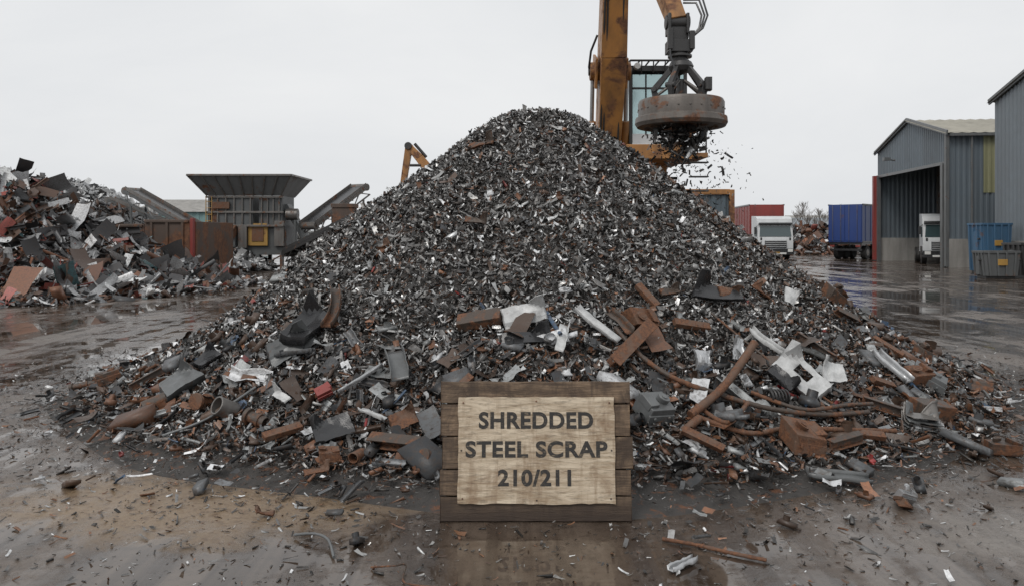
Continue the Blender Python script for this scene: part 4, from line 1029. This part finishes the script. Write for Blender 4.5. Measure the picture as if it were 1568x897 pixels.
def trailer(mb, y0, Ln):
    mb.box((0, y0+Ln/2, 2.65), (2.5, Ln, 2.8), 0); mb.box((0, y0+Ln/2, 1.17), (2.4, Ln-.1, .16), 1)
    for s in (-1, 1):
        mb.box((s*1.26, y0+Ln/2, 4.03), (.06, Ln, .1), 1); mb.box((s*1.26, y0+Ln/2, 1.28), (.05, Ln, .12), 1)
        k = .9
        while k < Ln: mb.box((s*1.262, y0+k, 2.65), (.03, .06, 2.6), 0); k += 1.0
        for w in (1.2, 2.5, 3.8): wheel(mb, s*1.0, y0+Ln-w, .5, .36, 2, 3)
        mb.box((s*1.2, y0+Ln/2-.8, .75), (.04, 3.5, .4), 3); mb.box((s*.8, y0+1.8, .6), (.1, .1, 1.1), 3)
        mb.box((s*.95, y0+Ln+.03, .98), (.35, .05, .14), 4); mb.box((s*.62, y0+Ln+.02, 2.65), (1.16, .04, 2.6), 0)
        for q in (.3, .9): mb.cyl((s*q, y0+Ln+.06, 1.3), (s*q, y0+Ln+.06, 4.0), .02, n=6, mi=3)
    mb.box((0, y0-.02, 2.65), (2.3, .04, 2.5), 0); mb.box((0, y0+Ln-.05, .7), (2.3, .1, .15), 1)
def lorry(name, loc, rz, trailer_mat, tl=10.5, with_trailer=True):
    e = empty(name, loc, rz); mb = MB(); tractor(mb)
    mb.box((0, 3.8, .8), (.9, 5.0, .25), 2)
    for s in (-1, 1): wheel(mb, s*1.0, 4.8, .5, .5); mb.box((s*.95, 3.0, .75), (.5, 1.0, .5), 2)
    mb.obj('tractor_unit', [M_TRUCKW, M_GLASS, M_BLACK, M_TYRE, M_STEEL, M_LAMP, M_YEL], bevel=.03, parent=e)
    if with_trailer:
        mb = MB(); trailer(mb, 2.7, tl); mb.obj('trailer', [trailer_mat, M_BLACK, M_TYRE, M_STEEL, M_RED, M_WHITE], bevel=.02, parent=e)
    return e
lorry('white_lorry', (18.7, 56.5, 0), -5, M_RED, 9)
e = empty('blue_curtain_trailer', (28.9, 63.2, 0), 135)
mb = MB(); trailer(mb, -3.5, 9.5)
mb.obj('trailer_body', [M_BLUE, M_BLACK, M_TYRE, M_STEEL, M_RED, M_WHITE], bevel=.02, parent=e)
lorry('white_lorry', (26.75, 49.2, 0), -22, M_WHITE, 6, False)

mb = MB()
mb.corr((-1.15, -1.22), (1.15, -1.22), .2, 2.95, 0, .28, .03); mb.box((0, 1.7, 1.6), (2.34, 5.8, 2.75), 0)
for s in (-1, 1): mb.box((s*1.2, -1.24, 1.56), (.14, .16, 3.1), 1); mb.box((s*1.2, 4.6, 1.56), (.14, .16, 3.1), 1); mb.box((s*1.19, 1.7, 3.06), (.12, 5.7, .12), 1)
mb.box((0, -1.25, 3.05), (2.28, .16, .14), 1); mb.box((0, -1.25, .14), (2.28, .16, .16), 1)
M_CONT = pmat('grey_blue_container', (0.09, 0.13, 0.16), 0.5, 0, 0.2, 1.0, 0.5)
mb.obj('shipping_container', [M_CONT, M_ORANGE], bevel=.01, loc=(4.85, 23.2, 0))

def skip(name, loc, rz, w, d, h, mat, ribs_=5):
    mb = MB(); t = .86
    A = [(-w/2*t, -d/2, 0.12), (w/2*t, -d/2, .12), (w/2*t, d/2, .12), (-w/2*t, d/2, .12)]; B = [(-w/2, -d/2, h), (w/2, -d/2, h), (w/2, d/2, h), (-w/2, d/2, h)]
    for k in range(4):
        q = (k+1) % 4; mb.add([A[k], A[q], B[q], B[k]], [(0, 1, 2, 3)], 0)
        mb.add([tuple(c*.95 if i < 2 else c for i, c in enumerate(p)) for p in (A[k], A[q], B[q], B[k])], [(3, 2, 1, 0)], 1)
        mb.beam(B[k], B[q], .1, .1, mi=0, side=(0, 0, 1))
    mb.add(A, [(3, 2, 1, 0)], 0); mb.box((0, 0, .06), (w*.8, d*.8, .12), 1)
    for k in range(ribs_):
        f = (k+.5)/ribs_-.5; mb.beam((f*w*t, -d/2-.03, .12), (f*w, -d/2-.03, h), .08, .08, mi=0)
        mb.beam((-w/2*t-.02, f*d, .12), (-w/2-.02, f*d, h), .08, .08, mi=0, side=(0, 1, 0))
    for s in (-1, 1):
        mb.cyl((s*w/2*.95, -d*.3, h*.7), (s*(w/2+.12), -d*.3, h*.7), .05, mi=1); mb.box((s*w/2*.98, 0, h*.5), (.08, .3, h*.7), 0)
    mb.box((0, -d/2-.075, h*.62), (.4, .02, .26), 2)
    return mb.obj(name, [mat, M_DARK, M_YEL], bevel=.01, loc=loc, rz=rz)
skip('blue_waste_skip', (22.9, 38.2, 0), 3, 1.4, 1.2, 2.35, M_SKIPB, 4)
skip('grey_waste_skip', (20.6, 33.9, 0), -3, 1.5, .9, 1.12, M_GREYM, 4)
skip('dark_waste_skip', (22.6, 34.6, 0), -3, 1.7, 1.5, 1.45, M_DARK, 4)
mb = MB()
for k, (a, b, h_) in enumerate(((0, 0, .9), (.9, .2, .7), (1.7, .1, 1.0))): mb.box((a, b, h_/2), (.8, .8, h_), 0)
mb.obj('concrete_block_stack', [M_CONC], bevel=.03, loc=(26.0, 43.9, 0))

# ------------------------------------------------------------------ far background
def lowshed(name, x0, x1, y, h, ridge, mw, mr, dep=18):
    mb = MB(); w = x1-x0
    mb.corr((0, 0), (w, 0), 0, h, 0, .8, .08); mb.box((w/2, dep/2, h/2), (w-.05, dep-.2, h-.02), 0)
    V = [(-.4, -.4, h), (w+.4, -.4, h), (w+.4, dep/2, ridge), (-.4, dep/2, ridge), (w+.4, dep+.4, h), (-.4, dep+.4, h)]
    mb.add(V, [(0, 1, 2, 3), (3, 2, 4, 5), (0, 3, 5), (1, 4, 2)], 1)
    for k in range(int(w/5)): mb.box((2.5+k*5, -.12, 1.6), (2.6, .1, 3.2), 2)
    mb.obj(name, [mw, mr, M_GREY], loc=(x0, y, 0), smooth=False)
lowshed('distant_warehouse', -44, -33.5, 92, 4.4, 6.2, M_TEAL, M_CONC)
lowshed('distant_warehouse', 35, 52, 118, 3.2, 4.4, M_CONC, M_CLADL)
lowshed('distant_warehouse', -33, -5, 150, 4.0, 5.5, M_CLADL, M_CONC)
lowshed('distant_warehouse', 55, 90, 150, 4.0, 5.5, M_CLADL, M_CONC)
def tree(name, loc, h, seed):
    rr = random.Random(seed); mb = MB()
    def br(p, d, ln, r, lev):
        pts = [p]; q = p; dd = d
        for i in range(3):
            dd = (dd+Vector((rr.uniform(-.18, .18), rr.uniform(-.18, .18), .06))).normalized(); q = q+dd*ln/3; pts.append(q)
        mb.tube(pts, [r, r*.85, r*.7, r*.5], 5 if lev < 2 else 3, 0, False)
        if lev >= 6: return
        for k in range(rr.choice((2, 3, 3)) if lev < 5 else 3):
            s = pts[rr.choice((1, 2, 3, 3))]; nd = (dd+Vector((rr.uniform(-.8, .8), rr.uniform(-.8, .8), rr.uniform(-.1, .5)))).normalized()
            br(s, nd, ln*rr.uniform(.62, .82), max(r*.55, .016), lev+1)
    br(Vector((0, 0, 0)), Vector((0, 0, 1)), h*.27, h*.022, 0)
    mb.obj(name, [M_BARK], loc=loc)
for i, (a, b, h_) in enumerate(((38.5, 108, 6.6), (40.8, 110, 7.2), (42.8, 112, 7.6), (44.6, 110, 6.8), (36.6, 112, 5.0))):
    tree('bare_tree', (a, b, 0), h_, 20+i)
n = 5000; th = rng.uniform(-1.0, 1.0, n); d = 260+rng.uniform(0, 20, n)
hh = 3.2+1.5*fbm(th*30, th*0, 1, 3)
pos = np.stack([np.sin(th)*d, np.cos(th)*d, rng.uniform(0, 1, n)*np.clip(hh, 1.2, 6)], 1)
hl = empty('distant_tree_line', (0, 265, 0))
build_inst('foliage_clumps', pos, randrot(n, 1.5), np.full((n, 3), 2.2)*rng.uniform(.5, 1.3, n)[:, None], palette(n, [.5, .5], [(.2,.205,.2,0), (.26,.26,.25,0)]), CHIPS, M_SCRAP, hl)

# ------------------------------------------------------------------ world, sun, camera
w = bpy.data.worlds.new('World'); scene.world = w; w.use_nodes = True; nt = w.node_tree
bg = nt.nodes['Background']
sky = N(nt, 'ShaderNodeTexSky'); sky.sky_type = 'NISHITA'; sky.sun_disc = False
sky.sun_elevation = math.radians(48); sky.sun_rotation = math.radians(215)
sky.air_density = 1.0; sky.dust_density = 6.0; sky.ozone_density = 1.0
hsv = N(nt, 'ShaderNodeHueSaturation'); hsv.inputs['Saturation'].default_value = .12; L(nt, sky.outputs[0], hsv.inputs['Color'])
tc = N(nt, 'ShaderNodeTexCoord').outputs['Generated']
cl = ramp(nt, noise(nt, mapping(nt, tc, (1, 1, 2.8)), 1.7, 6, .55, .4), [(.3, 0), (.7, 1)])
cc = mix(nt, cl, (7.0, 7.2, 7.45), (8.1, 8.2, 8.3))
fin_ = mix(nt, .9, hsv.outputs[0], cc)
L(nt, fin_, bg.inputs['Color']); bg.inputs['Strength'].default_value = .11
sl = bpy.data.lights.new('overcast_sun', 'SUN'); sl.energy = 1.2; sl.angle = math.radians(22); sl.color = (1, .96, .91)
so = bpy.data.objects.new('overcast_sun', sl); COL.objects.link(so)
so.rotation_euler = (math.radians(42), 0, math.radians(-35)); so.location = (-10, -10, 20)

cam = bpy.data.cameras.new('camera'); co = bpy.data.objects.new('camera', cam); COL.objects.link(co)
co.location = (0, 0, 1.9); co.rotation_euler = (math.radians(90), 0, 0)
cam.lens = 28; cam.sensor_width = 36; cam.shift_y = -90.5/1568; cam.clip_end = 3000; cam.clip_start = .05
scene.camera = co
